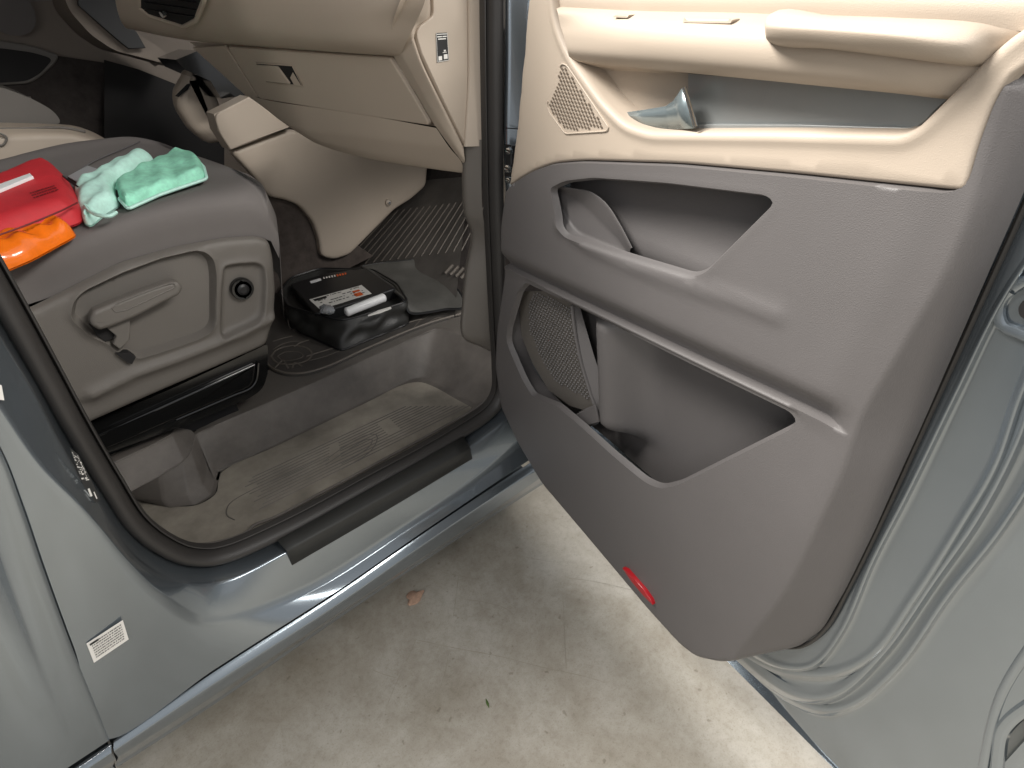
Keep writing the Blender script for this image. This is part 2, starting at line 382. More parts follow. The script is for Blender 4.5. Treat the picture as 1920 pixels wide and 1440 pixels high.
# ---- A-pillar jamb with hinge
jamb = [PL([(938, -90), (938, 120), (936, 240), (938, 330), (946, 430)], y=.128), PL([(950, -90), (950, 120), (948, 240), (949, 330), (957, 430)], y=.075),
        PL([(1010, -90), (1000, 120), (990, 240), (985, 330), (980, 430)], y=.045), PL([(1010, -90), (1000, 120), (990, 240), (985, 330), (980, 430)], y=.0)]
jm = obj('hinge_pillar', *loft(jamb, k=5, r=.01), 'paint', van)
p = PL([(946, 240), (1000, 243)], y=.050); obj('body_seam', *tube(p, .0012, 6), 'black', jm)
V, Fc = box((.80, -.02, 1.03), (.90, .06, 1.13))
hp = PL([(947, 270), (972, 272), (970, 330), (947, 330)], y=.042)
hg = obj('hinge', *prism(hp, (0, -.02, 0), .004), 'black', jm)
for q, rr in (((953, 283), .0075), ((951, 316), .0085), ((952, 338), .006)):
    c = P(*q, y=.02); obj('hinge_bolt', *tube([c, c + (0, -.006, 0), c + (-.002, -.012, 0)], [rr, rr, rr * .6], 10), 'chrome', jm)

# ---- step tray
TT = [(243, 922, .49), (300, 892, .49), (343, 866, .49), (358, 848, .492), (367, 814, .508), (400, 800, .515), (500, 757, .515), (600, 713, .515), (700, 668, .515), (780, 632, .515), (815, 617, .515), (838, 620, .515), (885, 636, .515), (945, 660, .515)]
TB = [(262, 938, .40), (315, 952, .40), (365, 947, .40), (395, 928, .40), (402, 900, .40), (408, 884, .40), (505, 838, .40), (605, 790, .40), (705, 742, .40), (765, 713, .40), (795, 708, .40), (822, 716, .40), (870, 742, .40), (925, 770, .40)]
t3, b3 = PL(TT, z=0), PL(TB, z=0)
mid = t3 + (b3 - t3) * .5; dxy = (b3 - t3) * np.array([1, 1, 0])
low = b3 - dxy * .12 + np.array([0, 0, .006])
back = t3 + np.array([0, .0, .0]); deck = []
for i, q in enumerate(t3):
    deck.append(q + (np.array([-.05, .0, 0]) if i < 3 else np.array([0, .12, 0]) if i > 4 and i < 11 else np.array([.10, .10, 0]) if i >= 11 else np.array([0, .02, 0])))
deck = np.array(deck)
# cabin floor behind the tray is one sheet; the tray's own rim reaches it
rim = t3.copy(); rim[5:11, 1] += .018; rim[11:, 0] += .018
inner = b3.copy(); cen = PL([(560, 900)], z=.40)[0]; inner = b3 + (cen - b3) * np.array([.05, .05, 0])
wall = [rim[4:], t3[4:], (t3 + (b3 - t3) * .93)[4:], b3[4:] + (cen - b3[4:]) * np.array([.015, .015, 0]), inner[4:]]
V1 = loft([rim[4:], t3[4:], b3[4:], inner[4:]], k=8, r=.004, kr=4)
leftw = loft([t3[:6], (t3 * .25 + b3 * .75)[:6] + np.array([-.006, .006, -.004]), b3[:6], inner[:6]], pr=.007, r=.003, kr=3)
outer = PL([(940, 745), (867, 800), (740, 868), (600, 945), (510, 990), (415, 1030), (370, 1034), (325, 1022), (280, 990), (235, 915)], z=.40)
fl = np.vstack([cat(inner, 4), outer])
va, wa, fa = field(fl[:, :2], [], lambda q: np.full(len(q), .3995) + .0, .02)
V3 = (np.column_stack([va, wa]), [tuple(f) for f in fa])
# raised lip along the outer edge
# block at the seat end: two levels
blk_t = PL([(150, 895, .545), (213, 868, .545), (290, 832, .545), (322, 815, .545), (330, 800, .545), (333, 786, .545)], z=0)
blk_b = PL([(170, 965, .49), (243, 922, .49), (310, 886, .49), (345, 865, .49), (358, 848, .492), (367, 814, .508)], z=0)
blk_back = PL([(140, 860, .545), (190, 830, .545), (260, 805, .545), (300, 793, .545), (320, 788, .545), (333, 785, .545)], z=0)
V4 = loft([blk_back, blk_t, blk_b], pr=.005, r=.003, kr=3)
V5 = loft([blk_t[4:] , PL([(352, 802, .52), (352, 792, .52)], z=0)], k=3, r=0)
tray = obj('step_tray', *join(V1, leftw, V4), 'grey', van, smooth=55)
M['tray'] = mat('worn_grey_plastic', (.14, .125, .112), .55, bump=.5, scale=800, var=.28, vscale=9, kind='voronoi')
tray.data.materials[0] = M['tray']
M['trayfloor'] = mat('dusty_tray_floor', (.30, .27, .225), .6, bump=.5, scale=800, var=.4, vscale=6, kind='voronoi')
obj('tray_floor', *V3, 'trayfloor', tray, smooth=0)
lip = PL([(238, 905), (262, 950), (290, 985), (325, 1012), (370, 1021), (415, 1015), (465, 996), (476, 985), (510, 972), (600, 925), (740, 850), (862, 783), (905, 755), (928, 728)], z=.412)
obj('tray_lip', *tube(cat(lip, 6), .004, 8), 'tray', tray, label=None)
# moulded ribs on the tray floor
parts = []
zf = .4005
def rib(pxs, r=.0016, k=5, z=zf): parts.append(tube(cat(PL(pxs, z=z), k), r, 4, flat=.7))
L0, L1 = P(470, 952, z=zf), P(880, 752, z=zf); dirx = (L1 - L0); perp = np.array([-dirx[1], dirx[0], 0]); perp /= np.linalg.norm(perp)
for i in range(12):
    o = perp * (.012 * i - .02); a0, a1 = .02 + .02 * (i % 3), .98 - .02 * i
    segs = [(a0, .30 + .008 * i), (.36 + .006 * i, .60), (.66, a1)] if 3 < i < 10 else [(a0, a1)]
    for s0, s1 in segs:
        a, b = L0 + dirx * s0 + o, L0 + dirx * s1 + o; parts.append(tube([a, (a + b) / 2, b], .0018, 4, flat=.8))
rib([(600, 870), (650, 835), (690, 815), (705, 815), (706, 828), (690, 850), (640, 880)]); rib([(610, 872), (655, 842), (688, 824), (697, 824), (696, 832), (682, 846), (640, 870)])
rib([(440, 975), (425, 965), (430, 945), (470, 920), (560, 880), (600, 858)]); rib([(860, 745), (885, 755), (880, 772), (850, 790)])
obj('tray_rib', *join(*parts), 'tray', tray, kind='stuff')
for q in (blk_t[1:], t3[:6], t3[5:11], b3[5:10]):
    obj('added_tray_highlight_bead', *tube(roundpts(q + [0, 0, .0005], .010, 4, closed=False), .0022, 6), 'tray', tray)  # thin beads added along the creases so the edges catch a highlight

# ---- cabin floor, toe board, tunnel carpet
fx = np.linspace(-.4, 1.75, 44); fy = np.linspace(.50, 2.0, 31)
def fz(x, y):
    x0 = 1.02 + .2 * sm((.85 - y) / .2); return .508 + np.clip((x - x0) * .85, 0, .6)
A = np.array([[(x, max(y, .56), fz(x, y)) for y in fy] for x in fx])
for i, x in enumerate(fx):
    if x > 1.04: A[i, 0, 1] = .14; A[i, 1, 1] = .3; A[i, 0, 2] = A[i, 1, 2] = fz(x, .3)
Vf = grid(A)
cfloor = obj('cabin_floor', *Vf, 'carpet', van)
rr_ = cat(rim[4:], 6); bk_ = rr_ + np.array([0, .16, 0]) + np.array([.16, 0, 0]) * np.clip((np.arange(len(rr_)) - 28) / 8, 0, 1)[:, None]
bk_[:, 2] = .5125; fr2 = rr_ + [0, 0, -.0015]
obj('floor_edge_trim', *grid(np.stack([fr2, bk_], 1)), 'greyseat', cfloor, smooth=0)

# ---- kick panel and pillar trims
kp = [PL([(866, 262), (870, 400), (882, 436), (872, 500), (866, 570), (866, 630), (905, 652), (940, 668)], y=.22),
      PL([(868, 262), (872, 400), (885, 436), (875, 500), (868, 570), (868, 630), (900, 648), (938, 665)], y=.17),
      PL([(903, 262), (905, 400), (912, 440), (917, 500), (926, 570), (936, 630), (942, 655), (950, 690)], y=.128)]
obj('kick_panel', *loft(kp, k=5, r=.012), 'greyseat', van)
pt = [PL([(872, -60), (874, 60), (874, 150), (868, 275)], y=.17), PL([(876, -60), (877, 60), (877, 150), (870, 275)], y=.152), PL([(905, -60), (906, 60), (906, 150), (906, 274)], y=.128)]
obj('pillar_trim', *loft(pt, k=5, r=.006), 'beige', van)

# ---- dashboard
def DF(pxs, off=0.):          # slanted, slightly turned dash face
    n = np.array([1, .24, .35]); p0 = np.array([.765, .2, 1.345]) - np.array([1, .24, .35]) / np.linalg.norm([1, .24, .35]) * off
    return np.array([P(a[0], a[1], pl=(p0 if len(a) < 3 else np.array([.765, .2, 1.345]) - n / np.linalg.norm(n) * a[2], n)) for a in pxs])
roll = [DF([(215, -60, .02), (330, -60, .02), (420, -60, .02), (560, -60, .02), (700, -55, .02), (800, -60, .01)]),
        DF([(215, -25, .045), (330, -20, .045), (420, -8, .045), (560, 0, .045), (690, 5, .045), (798, -5, .03)]),
        DF([(217, 5, .052), (325, 12, .052), (420, 22, .052), (560, 32, .052), (680, 40, .052), (780, 42, .030)]),
        DF([(225, 35, .05), (330, 50, .05), (420, 56, .05), (560, 68, .05), (690, 78, .05), (762, 78, .030)]),
        DF([(235, 52, .03), (330, 70, .03), (425, 78, .03), (567, 89, .03), (700, 99, .03), (752, 102, .020)]),
        DF([(240, 50, -.01), (335, 73, -.01), (428, 83, -.01), (567, 94, -.01), (700, 103, -.01), (752, 106, -.005)])]
dash = obj('dashboard', *loft(roll, k=8, smoothacross=True, across=5), 'beige', van, smooth=60)
# the face behind and below the lid
fc_ = [DF([(355, 78), (430, 82), (560, 92), (690, 102), (742, 104)], -.012), DF([(470, 178), (493, 184), (600, 201), (720, 220), (823, 238)], -.012)]
obj('dash_face', *loft(fc_, k=4, r=0), 'beige', dash)
lid = DF([(431, 84), (560, 94), (737, 105), (776, 170), (812, 232), (655, 209), (492, 182)])
n_ = np.array([1, .24, .35]); n_ /= np.linalg.norm(n_)
glid = obj('glove_box_lid', *prism(roundpts(lid, [.008, 0, .008, 0, .012, 0, .008]), -n_ * .010, .004), 'beige', dash)
side = DF([(364, 88), (424, 84), (486, 180), (466, 180)], 0)
obj('dash_side_strip', *prism(side, -n_ * .006, .003), 'beige', dash)
lowp = [DF([(466, 178, .008), (493, 186, .010), (600, 203, .010), (720, 222, .010), (818, 240, .010)]),
        DF([(520, 222, .012), (545, 236, .014), (640, 252, .014), (730, 262, .016), (842, 276, .012)]),
        DF([(545, 240, .006), (580, 258, .008), (670, 283, .008), (760, 298, .008), (866, 303, .004)]),
        DF([(555, 246, -.01), (590, 268, -.008), (680, 296, -.004), (770, 312, -.002), (870, 327, -.001)]),
        DF([(555, 238, -.10), (590, 255, -.10), (680, 280, -.10), (770, 295, -.10), (870, 305, -.08)])]
obj('dash_lower_panel', *loft(lowp, k=6, r=.012, kr=5), 'beige', dash)
# turned edge running down to the pillar
beam = [DF([(737, 103, .006), (752, 130, .006), (783, 180, .006), (815, 234, .008), (868, 306, .003)]),
        DF([(752, 101, .022), (768, 130, .020), (795, 180, .018), (825, 232, .016), (872, 304, .008)]),
        PL([(774, 72), (790, 118), (812, 165), (838, 216), (869, 276)], y=.158), PL([(780, 72), (795, 118), (817, 165), (843, 216), (870, 276)], y=.175)]
obj('dash_corner_trim', *loft(beam, k=6, r=.008, kr=4), 'beige', dash)
beam2 = [DF([(752, 101, .022), (735, 60, .04), (745, 15, .05), (770, -40, .05)]), PL([(774, 76), (779, 52), (803, 32), (801, -40)], y=.158), PL([(778, 76), (785, 54), (808, 34), (806, -40)], y=.175)]
obj('dash_corner_trim', *loft(beam2, k=6, r=.008, kr=4), 'beige', dash)
cap = PL([(802, -60), (806, 30), (780, 49), (773, 64), (784, 100), (826, 190), (867, 272), (873, 200), (876, 60), (875, -60)], y=.17)
ecap = obj('dash_end_cap', *prism(roundpts(cap, [0, .01, .012, .008, 0, 0, .004, 0, 0, 0]), (0, -.014, 0), .002), 'beige', dash)
lb = [(817, 62), (838, 61), (841, 113), (819, 117)]
lab, n = decal(lb, 'ink', 'airbag_label', dash, y=.1555); q = PL(lb, y=.1555)
printing('airbag_label_print', q, [(.05, .03, .95, .06), (.08, .11, .5, .15), (.55, .11, .92, .15), (.15, .19, .85, .23), (.12, .80, .42, .95), (.58, .76, .9, .93), (.6, .60, .78, .66), (.5, .68, .85, .70)] + [(.0, .98, 1, 1.), (.0, 0, .03, 1), (.97, 0, 1, 1)], 'paper', dash, n, .0016)
# glove box latch
rc = DF([(480, 118), (548, 123), (567, 160), (500, 153)], .0125)
obj('latch_recess', *prism(rc, -n_ * .0006), 'dark', dash, smooth=0)
fr = DF([(480, 118), (548, 123), (567, 161), (500, 154), (480, 118)], .012)
obj('latch_frame', *tube(resample(fr, .004), .0016, 6), 'beige', dash)
fl_ = DF([(482, 120), (523, 123), (547, 156), (501, 151)], .011)
obj('glove_box_latch', *prism(roundpts(fl_, .004), -n_ * .006, .002), 'beige', dash)
wedge = DF([(550, 135), (565, 160), (552, 158), (545, 145)], .012); obj('latch_finger_slope', *prism(wedge, -n_ * .002), 'beige', dash)
# centre air vent
vr = DF([(262, -30), (262, 14), (282, 30), (345, 50), (368, 38), (382, 2), (384, -30)], .064)
obj('air_vent', *prism(roundpts(vr, .01), -n_ * .002), 'dark', dash)
vv = np.vstack([vr, vr[:1]]); obj('vent_bezel', *tube(resample(vr, .005), .006, 8), 'beige', dash)
for i in range(4):
    a, b = DF([(272, -22 + i * 13), (368, -8 + i * 13)], .067); obj('vent_slat', *tube([a, (a + b) / 2, b], .003, 6, flat=.4), 'black', dash)
kn = DF([(310, 24)], .072)[0]; obj('vent_tab', *tube([kn, kn - n_ * .012], .007, 10), 'chrome', dash)
wsc = [PL([(700, 0), (800, 6)], y=.3)]

# ---- centre console side (beige leg) and its upper cover
yc = 1.12
leg = PL([(430, 283), (545, 241), (600, 262), (680, 290), (800, 305), (797, 348), (770, 372), (738, 392), (700, 430), (655, 476), (625, 486), (600, 480), (597, 450), (585, 415), (560, 385), (532, 373), (503, 369), (475, 330)], y=yc)
V, Fc = prism(roundpts(leg, .015), (0, .25, 0)); V = V.copy()
va, wa, fa = field(roundpts(leg, .02)[:, [0, 2]], [], lambda q: np.full(len(q), yc) , .02)
lv = roundpts(leg, .02)
def legy(q): d = dist(q, lv[:, [0, 2]]); return yc - .012 * qr(d / .014)
rings_ = [(offset(resample(lv[:, [0, 2]], .008, True), s), True) for s in (.001, .003, .007, .014)]
va, wa, fa = field(lv[:, [0, 2]], rings_, legy, .02)
front = (np.column_stack([va[:, 0], wa, va[:, 1]]), [tuple(f) for f in fa])
o_ = resample(lv, .01, True); skirt = grid(np.array([o_, o_ + (0, .03, 0)]), closed_v=True)
cons = obj('centre_console', *join(front, skirt), 'beige', van, smooth=50)
up = PL([(401, 214), (466, 181), (545, 239), (431, 281), (408, 245)], y=yc - .04)
obj('console_cover', *prism(roundpts(up, [.02, .01, .004, .004, .02]), (0, -.006, 0), .004), 'beige', cons)
upb = PL([(401, 214), (466, 181), (545, 239), (431, 281), (408, 245)], y=yc - .035)
obj('console_upper', *prism(upb, (0, .07, 0)), 'beige', cons)
sc_ = P(724, 378, y=yc - .0); obj('console_screw', *tube([sc_ + (0, -.0, 0), sc_ + (0, -.02, 0), sc_ + (0, -.024, 0)], [.013, .013, .007], 14), 'beige', cons)
obj('screw_head', *tube([sc_ + (0, -.02, 0), sc_ + (0, -.027, 0)], .006, 10), 'chrome', cons)
y2_ = 1.42
c2 = PL([(322, 170), (345, 130), (358, 140), (385, 152), (400, 180), (410, 215), (412, 262), (385, 268), (350, 240), (325, 200)], y=y2_)
c2o = obj('steering_side_console', *prism(roundpts(c2, .02), (0, -.06, 0), .03, 5), 'beige', cons)
sl = PL([(328, 180), (350, 158), (358, 156), (352, 168), (334, 182)], y=y2_ - .062); obj('console_slot', *prism(sl, (0, -.002, 0)), 'dark', cons)
tr_ = PL([(330, 112), (372, 95), (440, 152), (463, 178), (415, 185), (395, 152), (345, 130)], y=1.2); obj('console_tray', *prism(tr_, (0, .2, 0)), 'gloss', cons)

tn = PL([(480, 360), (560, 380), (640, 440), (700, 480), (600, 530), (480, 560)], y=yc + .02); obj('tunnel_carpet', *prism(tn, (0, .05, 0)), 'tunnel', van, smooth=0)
# ---- passenger seat
sy = .45
cush_near = [(-160, 545), (0, 470), (140, 412), (230, 378), (330, 350), (420, 338), (470, 342), (500, 372)]
def seatplane(pxs, dz=0.):
    n = np.array([0, -.15, 1.]); return np.array([P(a[0], a[1], pl=((0, sy, 1.10 + (a[2] if len(a) > 2 else dz)), n)) for a in pxs])
bot = [(-120, 650), (0, 590), (120, 548), (230, 500), (330, 470), (420, 448), (480, 444), (508, 452)]
n1 = [(-150, 575), (0, 520), (130, 460), (235, 415), (330, 390), (420, 378), (480, 378), (503, 400)]
nr = [(-170, 520), (0, 478), (140, 420), (232, 384), (330, 352), (415, 330), (462, 328), (494, 350)]
s1 = [(-150, 470), (0, 430), (135, 395), (220, 352), (305, 325), (385, 312), (430, 315), (470, 332)]
s2 = [(-120, 400), (0, 365), (120, 330), (200, 310), (270, 290), (330, 285), (380, 296), (420, 312)]
s3 = [(-90, 350), (0, 325), (80, 302), (150, 285), (215, 272), (270, 270), (310, 275), (360, 292)]
s4 = [(-60, 312), (0, 300), (60, 284), (120, 270), (180, 262), (235, 257), (275, 262), (320, 277)]
seatc = [PL(bot, y=sy + .005), PL(n1, y=sy - .004), seatplane(nr), seatplane(s1, .008), seatplane(s2, .0), seatplane(s3, .0), seatplane(s4, .004)]
e = seatc[-1] + np.array([.01, .04, -.06]); seatc.append(e)
Vs, Fs = loft(seatc, k=8, smoothacross=True, across=6)
# front face of the cushion going down
ends = np.array([c[-1] for c in seatc]); fr_ = [cat(ends, 6), cat(ends, 6) * [1, 1, 1] + np.array([.012, .01, -.06]), cat(ends, 6) + np.array([-.02, .02, -.22])]
seat = obj('passenger_seat', *join((Vs, Fs), grid(np.stack(fr_, 1))), 'fabric', van, smooth=60)
# woven centre insert, seams
ins = [seatplane([(150, 330, .010), (235, 277, .009), (262, 268, .008)]), seatplane([(240, 345, .010), (300, 312, .008), (350, 290, .008)])]
seam = cat(seatplane([(0, 372, .002), (100, 345, .004), (180, 300, .004), (240, 275, .004), (262, 265, .004)]), 8); obj('seat_seam', *tube(seam, .0018, 6), 'fabricdk', seat)

# side shield as a relief on the plane y = sy
sh = [(-150, 640), (-10, 600), (60, 575), (120, 545), (225, 492), (330, 462), (420, 446), (480, 442), (503, 450), (510, 480), (515, 540), (511, 605), (499, 646), (400, 690), (280, 742), (172, 790), (60, 850), (-100, 930)]
def XZ(pxs, y=sy): return PL(pxs, y=y)[:, [0, 2]]
shp = roundpts(XZ(sh), .012)
recA = roundpts(XZ([(128, 592), (134, 560), (152, 541), (225, 506), (300, 479), (362, 465), (380, 468), (396, 482), (401, 510), (401, 600), (393, 618), (372, 630), (300, 655), (255, 668), (215, 655), (200, 640), (165, 625)]), .012)
recB = roundpts(XZ([(413, 494), (440, 489), (478, 487), (493, 497), (496, 530), (493, 585), (480, 602), (440, 620), (412, 634), (406, 620), (408, 540)]), .012)
low_ = XZ([(170, 735), (250, 696), (330, 668), (400, 641), (450, 622), (511, 590)]); upl = XZ([(60, 560), (110, 545), (225, 485), (330, 452), (420, 440), (510, 446)])
def shy(q):
    a, b = dist(q, recA), dist(q, recB); e = dist(q, shp); l = dist(q, low_, False)
    y = sy - .016 - .010 * np.exp(-((l) / .012) ** 2) * (l < .05)
    y += .018 * sm(a / .010); y += .014 * sm(b / .012); y -= .004 * np.exp(-(a / .005) ** 2) + .003 * np.exp(-(b / .006) ** 2)
    y += .02 * sm(-l / .03) * .35
    y += .018 * (1 - qr(e / .014)); return y
ft = []
for poly in (recA, recB):
    pp = resample(poly, .005, True); ft += [(offset(pp, s), True) for s in (-.006, -.003, .0001, .003, .006, .010)]
ft += [(offset(resample(shp, .006, True), s), True) for s in (.003, .007, .014)]
ft += [(resample(low_, .006), False), (offset(resample(low_, .006), .008, False), False), (offset(resample(low_, .006), -.008, False), False)]
va, wa, fa = field(shp, ft, shy, .010)
shield = obj('seat_side_shield', np.column_stack([va[:, 0], wa, va[:, 1]]), [tuple(f) for f in fa], 'greyseat', seat, smooth=60)
lev = PL([(163, 592), (170, 577), (210, 560), (270, 537), (310, 524), (328, 522), (337, 533), (331, 547), (300, 562), (250, 588), (205, 606), (182, 613), (165, 603)], y=sy - .025)
lv_ = obj('recline_lever', *prism(roundpts(lev, .006), (0, -.026, 0), .008, 4), 'greyseat', seat)
gr_ = PL([(210, 577), (225, 566), (300, 537), (325, 530), (330, 538), (300, 552), (235, 582), (215, 585)], y=sy - .051)
obj('lever_rim', *tube(resample(roundpts(np.vstack([gr_, gr_[:1]]), .004), .004), .0014, 6), 'greyseat', seat)
obj('lever_arm', *prism(PL([(195, 608), (240, 590), (240, 632), (222, 650), (208, 640), (214, 625)], y=sy - .012), (0, -.018, 0), .003), 'greyseat', seat)
obj('lever_slot', *prism(PL([(166, 606), (185, 614), (200, 608), (213, 630), (196, 639), (178, 624)], y=sy - .010), (0, -.008, 0)), 'dark', seat, smooth=0)
obj('lever_slot', *prism(PL([(213, 656), (238, 655), (250, 663), (243, 676), (232, 672)], y=sy - .004), (0, -.022, 0)), 'dark', seat, smooth=0)
kc = P(452, 540, y=sy - .004); rr = .027
kb = obj('adjust_knob', *tube([kc, kc + (0, -.010, 0), kc + (0, -.013, 0), kc + (0, -.013, 0), kc + (0, -.008, 0)], [rr, rr, rr * .92, rr * .74, rr * .70], 28), 'gloss', seat)
obj('knob_grip', *tube([kc + (0, -.004, 0), kc + (0, -.016, 0), kc + (0, -.019, 0)], [rr * .55, rr * .5, rr * .3], 16), 'black', seat)
# drawer box under the seat
dy = .50
dr = PL([(120, 815), (330, 725), (502, 645), (502, 700), (494, 728), (470, 746), (345, 798), (200, 850), (120, 880)], y=dy)
drawer = obj('seat_drawer', *prism(roundpts(dr, [0, 0, .01, 0, .02, .02, 0, 0, 0]), (0, .35, 0)), 'gloss', van, smooth=30)
fp = PL([(175, 815), (330, 745), (478, 678), (474, 712), (466, 724), (440, 735), (330, 782), (200, 838)], y=dy - .002)
obj('drawer_front', *prism(roundpts(fp, [0, 0, .008, .02, .02, .01, 0, 0]), (0, -.010, 0), .006, 5), 'gloss', drawer)
edge = cat(PL([(330, 787), (440, 740), (470, 727), (480, 714), (485, 680)], y=dy - .006), 6); obj('drawer_edge', *tube(edge, .0035, 8), 'gloss', drawer)
# seat bases behind the drawer and cushion
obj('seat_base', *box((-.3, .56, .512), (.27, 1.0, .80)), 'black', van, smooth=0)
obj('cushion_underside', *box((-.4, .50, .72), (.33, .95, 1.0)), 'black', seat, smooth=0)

# ================================================================== FRONT DOOR (swung wide open)
def duv(pxs, w): return np.array([DW(p[0], p[1], p[2] if len(p) > 2 else w) for p in pxs])
trim_px = [(957, 352, .045), (947, 420, .045), (947, 505, .045), (936, 600, .045), (932, 680, .045), (943, 760, .045), (975, 828, .045), (1030, 902, .03), (1130, 1018, .03), (1230, 1135, .03), (1290, 1200, .03), (1330, 1221, .02), (1385, 1222, .005), (1440, 1216, .0), (1500, 1211, .0), (1545, 1178, .0), (1590, 1100, .0), (1640, 1000, .0), (1740, 780, .0), (1840, 560, .0), (1919, 385, .0), (1990, 215, 0.), (1990, 140, .02)]
inner_px = [(1930, 127, .04), (1900, 150, .045), (1872, 190, .05), (1842, 270, .05), (1817, 363, .05), (1650, 345, .05), (1500, 329, .05), (1280, 309, .05), (1100, 303, .05), (1045, 307, .05), (1005, 321, .05), (975, 340, .05)]
trim = duv(trim_px, 0); inn = duv(inner_px, 0)
seam_ = roundpts(inn, .02, 5, closed=False); inn = inn + np.array([[-.022, 0.]] * 4 + [[-.02, .016]] + [[0, .016]] * 7)
trimo = np.vstack([roundpts(trim, .02, closed=False), inn])
seal_line = duv([(1385, 1222), (1440, 1216), (1500, 1212), (1545, 1178), (1590, 1100), (1640, 1000), (1740, 780), (1840, 560), (1919, 385), (1990, 215)], 0)
crest = duv([(1895, 150), (1850, 290), (1820, 390), (1770, 510), (1690, 650), (1610, 790), (1580, 880), (1535, 980), (1470, 1110), (1395, 1208), (1340, 1290)], .055); crest = cat(crest, 4)
stepl = duv([(945, 498), (1000, 526), (1080, 566), (1300, 672), (1480, 757), (1590, 811)], .05)
pk1 = roundpts(duv([(1034, 352), (1062, 338), (1115, 332), (1250, 341), (1440, 364), (1457, 378), (1440, 398), (1325, 512), (1300, 520), (1180, 483), (1062, 443), (1048, 420)], .058), [.01, .015, .01, .03, .012, .008, .012, .015, .02, .02, .02, .01])
pk2 = roundpts(duv([(984, 530), (1078, 574), (1300, 686), (1480, 773), (1493, 790), (1482, 806), (1275, 908), (1240, 916), (1210, 902), (1150, 852), (1090, 797), (1048, 762), (1000, 742), (982, 712), (951, 640), (953, 612), (970, 545)], .052), [.01, .01, .03, .01, .01, .01, .02, .02, .02, .02, .02, .015, .015, .02, .02, .01, .015])
ridge = duv([(1048, 425), (1100, 462), (1180, 497), (1300, 538), (1380, 562), (1460, 590)], .06)
p2c = duv([(1140, 640), (1165, 800)], .0).mean(0)
def trimw(q):
    s = dist(q, stepl, False); s = -s                                    # + above the step
    c = dist(q, crest, False)                                             # sign: + on the hinge side
    c = -c if CRS < 0 else c
    up_ = .062 - .026 * (1 - sm(s / .05)) ** 1.3
    rg = dist(q, ridge, False, False); up_ = up_ + .005 * np.exp(-(rg / .010) ** 2)
    lo_ = .050 + .006 * sm(-s / .25) + .003 * np.exp(-((s + .003) / .003) ** 2)
    t = sm((s + .0006) / .0015); w = up_ * t + lo_ * (1 - t)
    # the step melts away into the rear bevel
    flat_ = .056; m = sm((c - .0) / .05); w = flat_ + (w - flat_) * m
    bev = .5 * (-c + np.sqrt(c * c + .0025 ** 2)); w = w - .066 * np.clip(bev / .085, 0, 1) ** .9
    a, b = dist(q, pk1), dist(q, pk2)
    f1 = .050 + .012 * sm(a / .10); f2 = .075 + .0 * b
    cyl = .048 * np.exp(-((q[:, 0] - p2c[0] + .10 * (q[:, 1] - p2c[1])) / .055) ** 2) * sm(b / .03)
    w = w + .0004 * np.exp(-((a + .004) / .004) ** 2)
    w = w - .012 * sm(a / .0042) - .013 * sm(b / .0042)
    sd_ = dist(q, seam_, False) * SMS; w = w - .022 * sm(sd_ / .004)
    e = dist(q, trimo); w = np.where(e < .010, w - (np.clip(w, 0, None) * .7) * (1 - qr(e / .010)), w)
    return w
CRS = 1
CRS = 1 if dist(np.array([[.3, .7]]), crest, False)[0] > 0 else -1
SMS = 1 if dist(np.array([[.4, 1.35]]), seam_, False)[0] > 0 else -1
STS = dist(np.array([[.5, 1.3]]), stepl, False)[0]
if STS > 0: stepl = stepl[::-1]
feats = []
for poly in (pk1, pk2):
    pp = resample(poly, .006, True); feats += [(offset(pp, s), True) for s in (-.008, -.004, .0001, .0025, .005, .0075)]
ss = resample(stepl, .006); feats += [(ss, False)] + [(offset(ss, s, False), False) for s in (-.0012, .0012, -.005, .005, .03)]
q_ = resample(seam_, .008); feats += [(q_, False), (offset(q_, .002 * SMS, False), False), (offset(q_, .004 * SMS, False), False), (offset(q_, -.004 * SMS, False), False), (offset(q_, -.009 * SMS, False), False)]
cc = resample(crest, .01); feats += [(cc, False)] + [(offset(cc, s, False), False) for s in (-.004, .004)]
feats += [(offset(resample(trimo, .008, True), s), True) for s in (.002, .005, .010, .016)]
hl = [offset(resample(p, .006, True), .0042) for p in (pk1, pk2)]
va, wa, fa = field(trimo, feats, trimw, .011, holes=hl); tv_, tw_, tf_ = va, wa, fa
# steel shell: ring of pressed creases round the trim, then the outer skin
sl_px = [(1330, 1160), (1375, 1205), (1440, 1212), (1500, 1207), (1540, 1175), (1585, 1095), (1635, 998), (1735, 778), (1835, 558), (1912, 385), (1985, 215)]
def dl(pxs, w): return DP([(p[0], p[1], w) for p in pxs])
def shift(c, d):
    c = np.array(c, float); t = np.gradient(c, axis=0); t /= np.linalg.norm(t, axis=1)[:, None]; return c + np.stack([-t[:, 1], t[:, 0]], 1) * d
crs = [([(1360, 1198), (1405, 1219), (1447, 1243), (1484, 1252), (1522, 1247), (1573, 1190), (1637, 1047), (1700, 925), (1790, 740), (1880, 560), (1990, 400)], -.002, -.010, 4),
       ([(1372, 1207), (1422, 1236), (1468, 1256), (1516, 1264), (1562, 1262), (1632, 1228), (1713, 1120), (1796, 990), (1866, 870), (1912, 740), (2010, 520)], -.009, -.015, 6),
       ([(1382, 1222), (1432, 1266), (1480, 1297), (1522, 1308), (1568, 1300), (1655, 1222), (1747, 1092), (1835, 965), (1905, 830), (1945, 720), (2030, 540)], -.013, -.024, 6),
       ([(1390, 1232), (1450, 1286), (1493, 1314), (1540, 1331), (1588, 1325), (1680, 1252), (1780, 1112), (1880, 985), (1960, 850), (2000, 740), (2080, 560)], -.023, -.030, 5)]
sh_ = [dl(sl_px, -.004)]
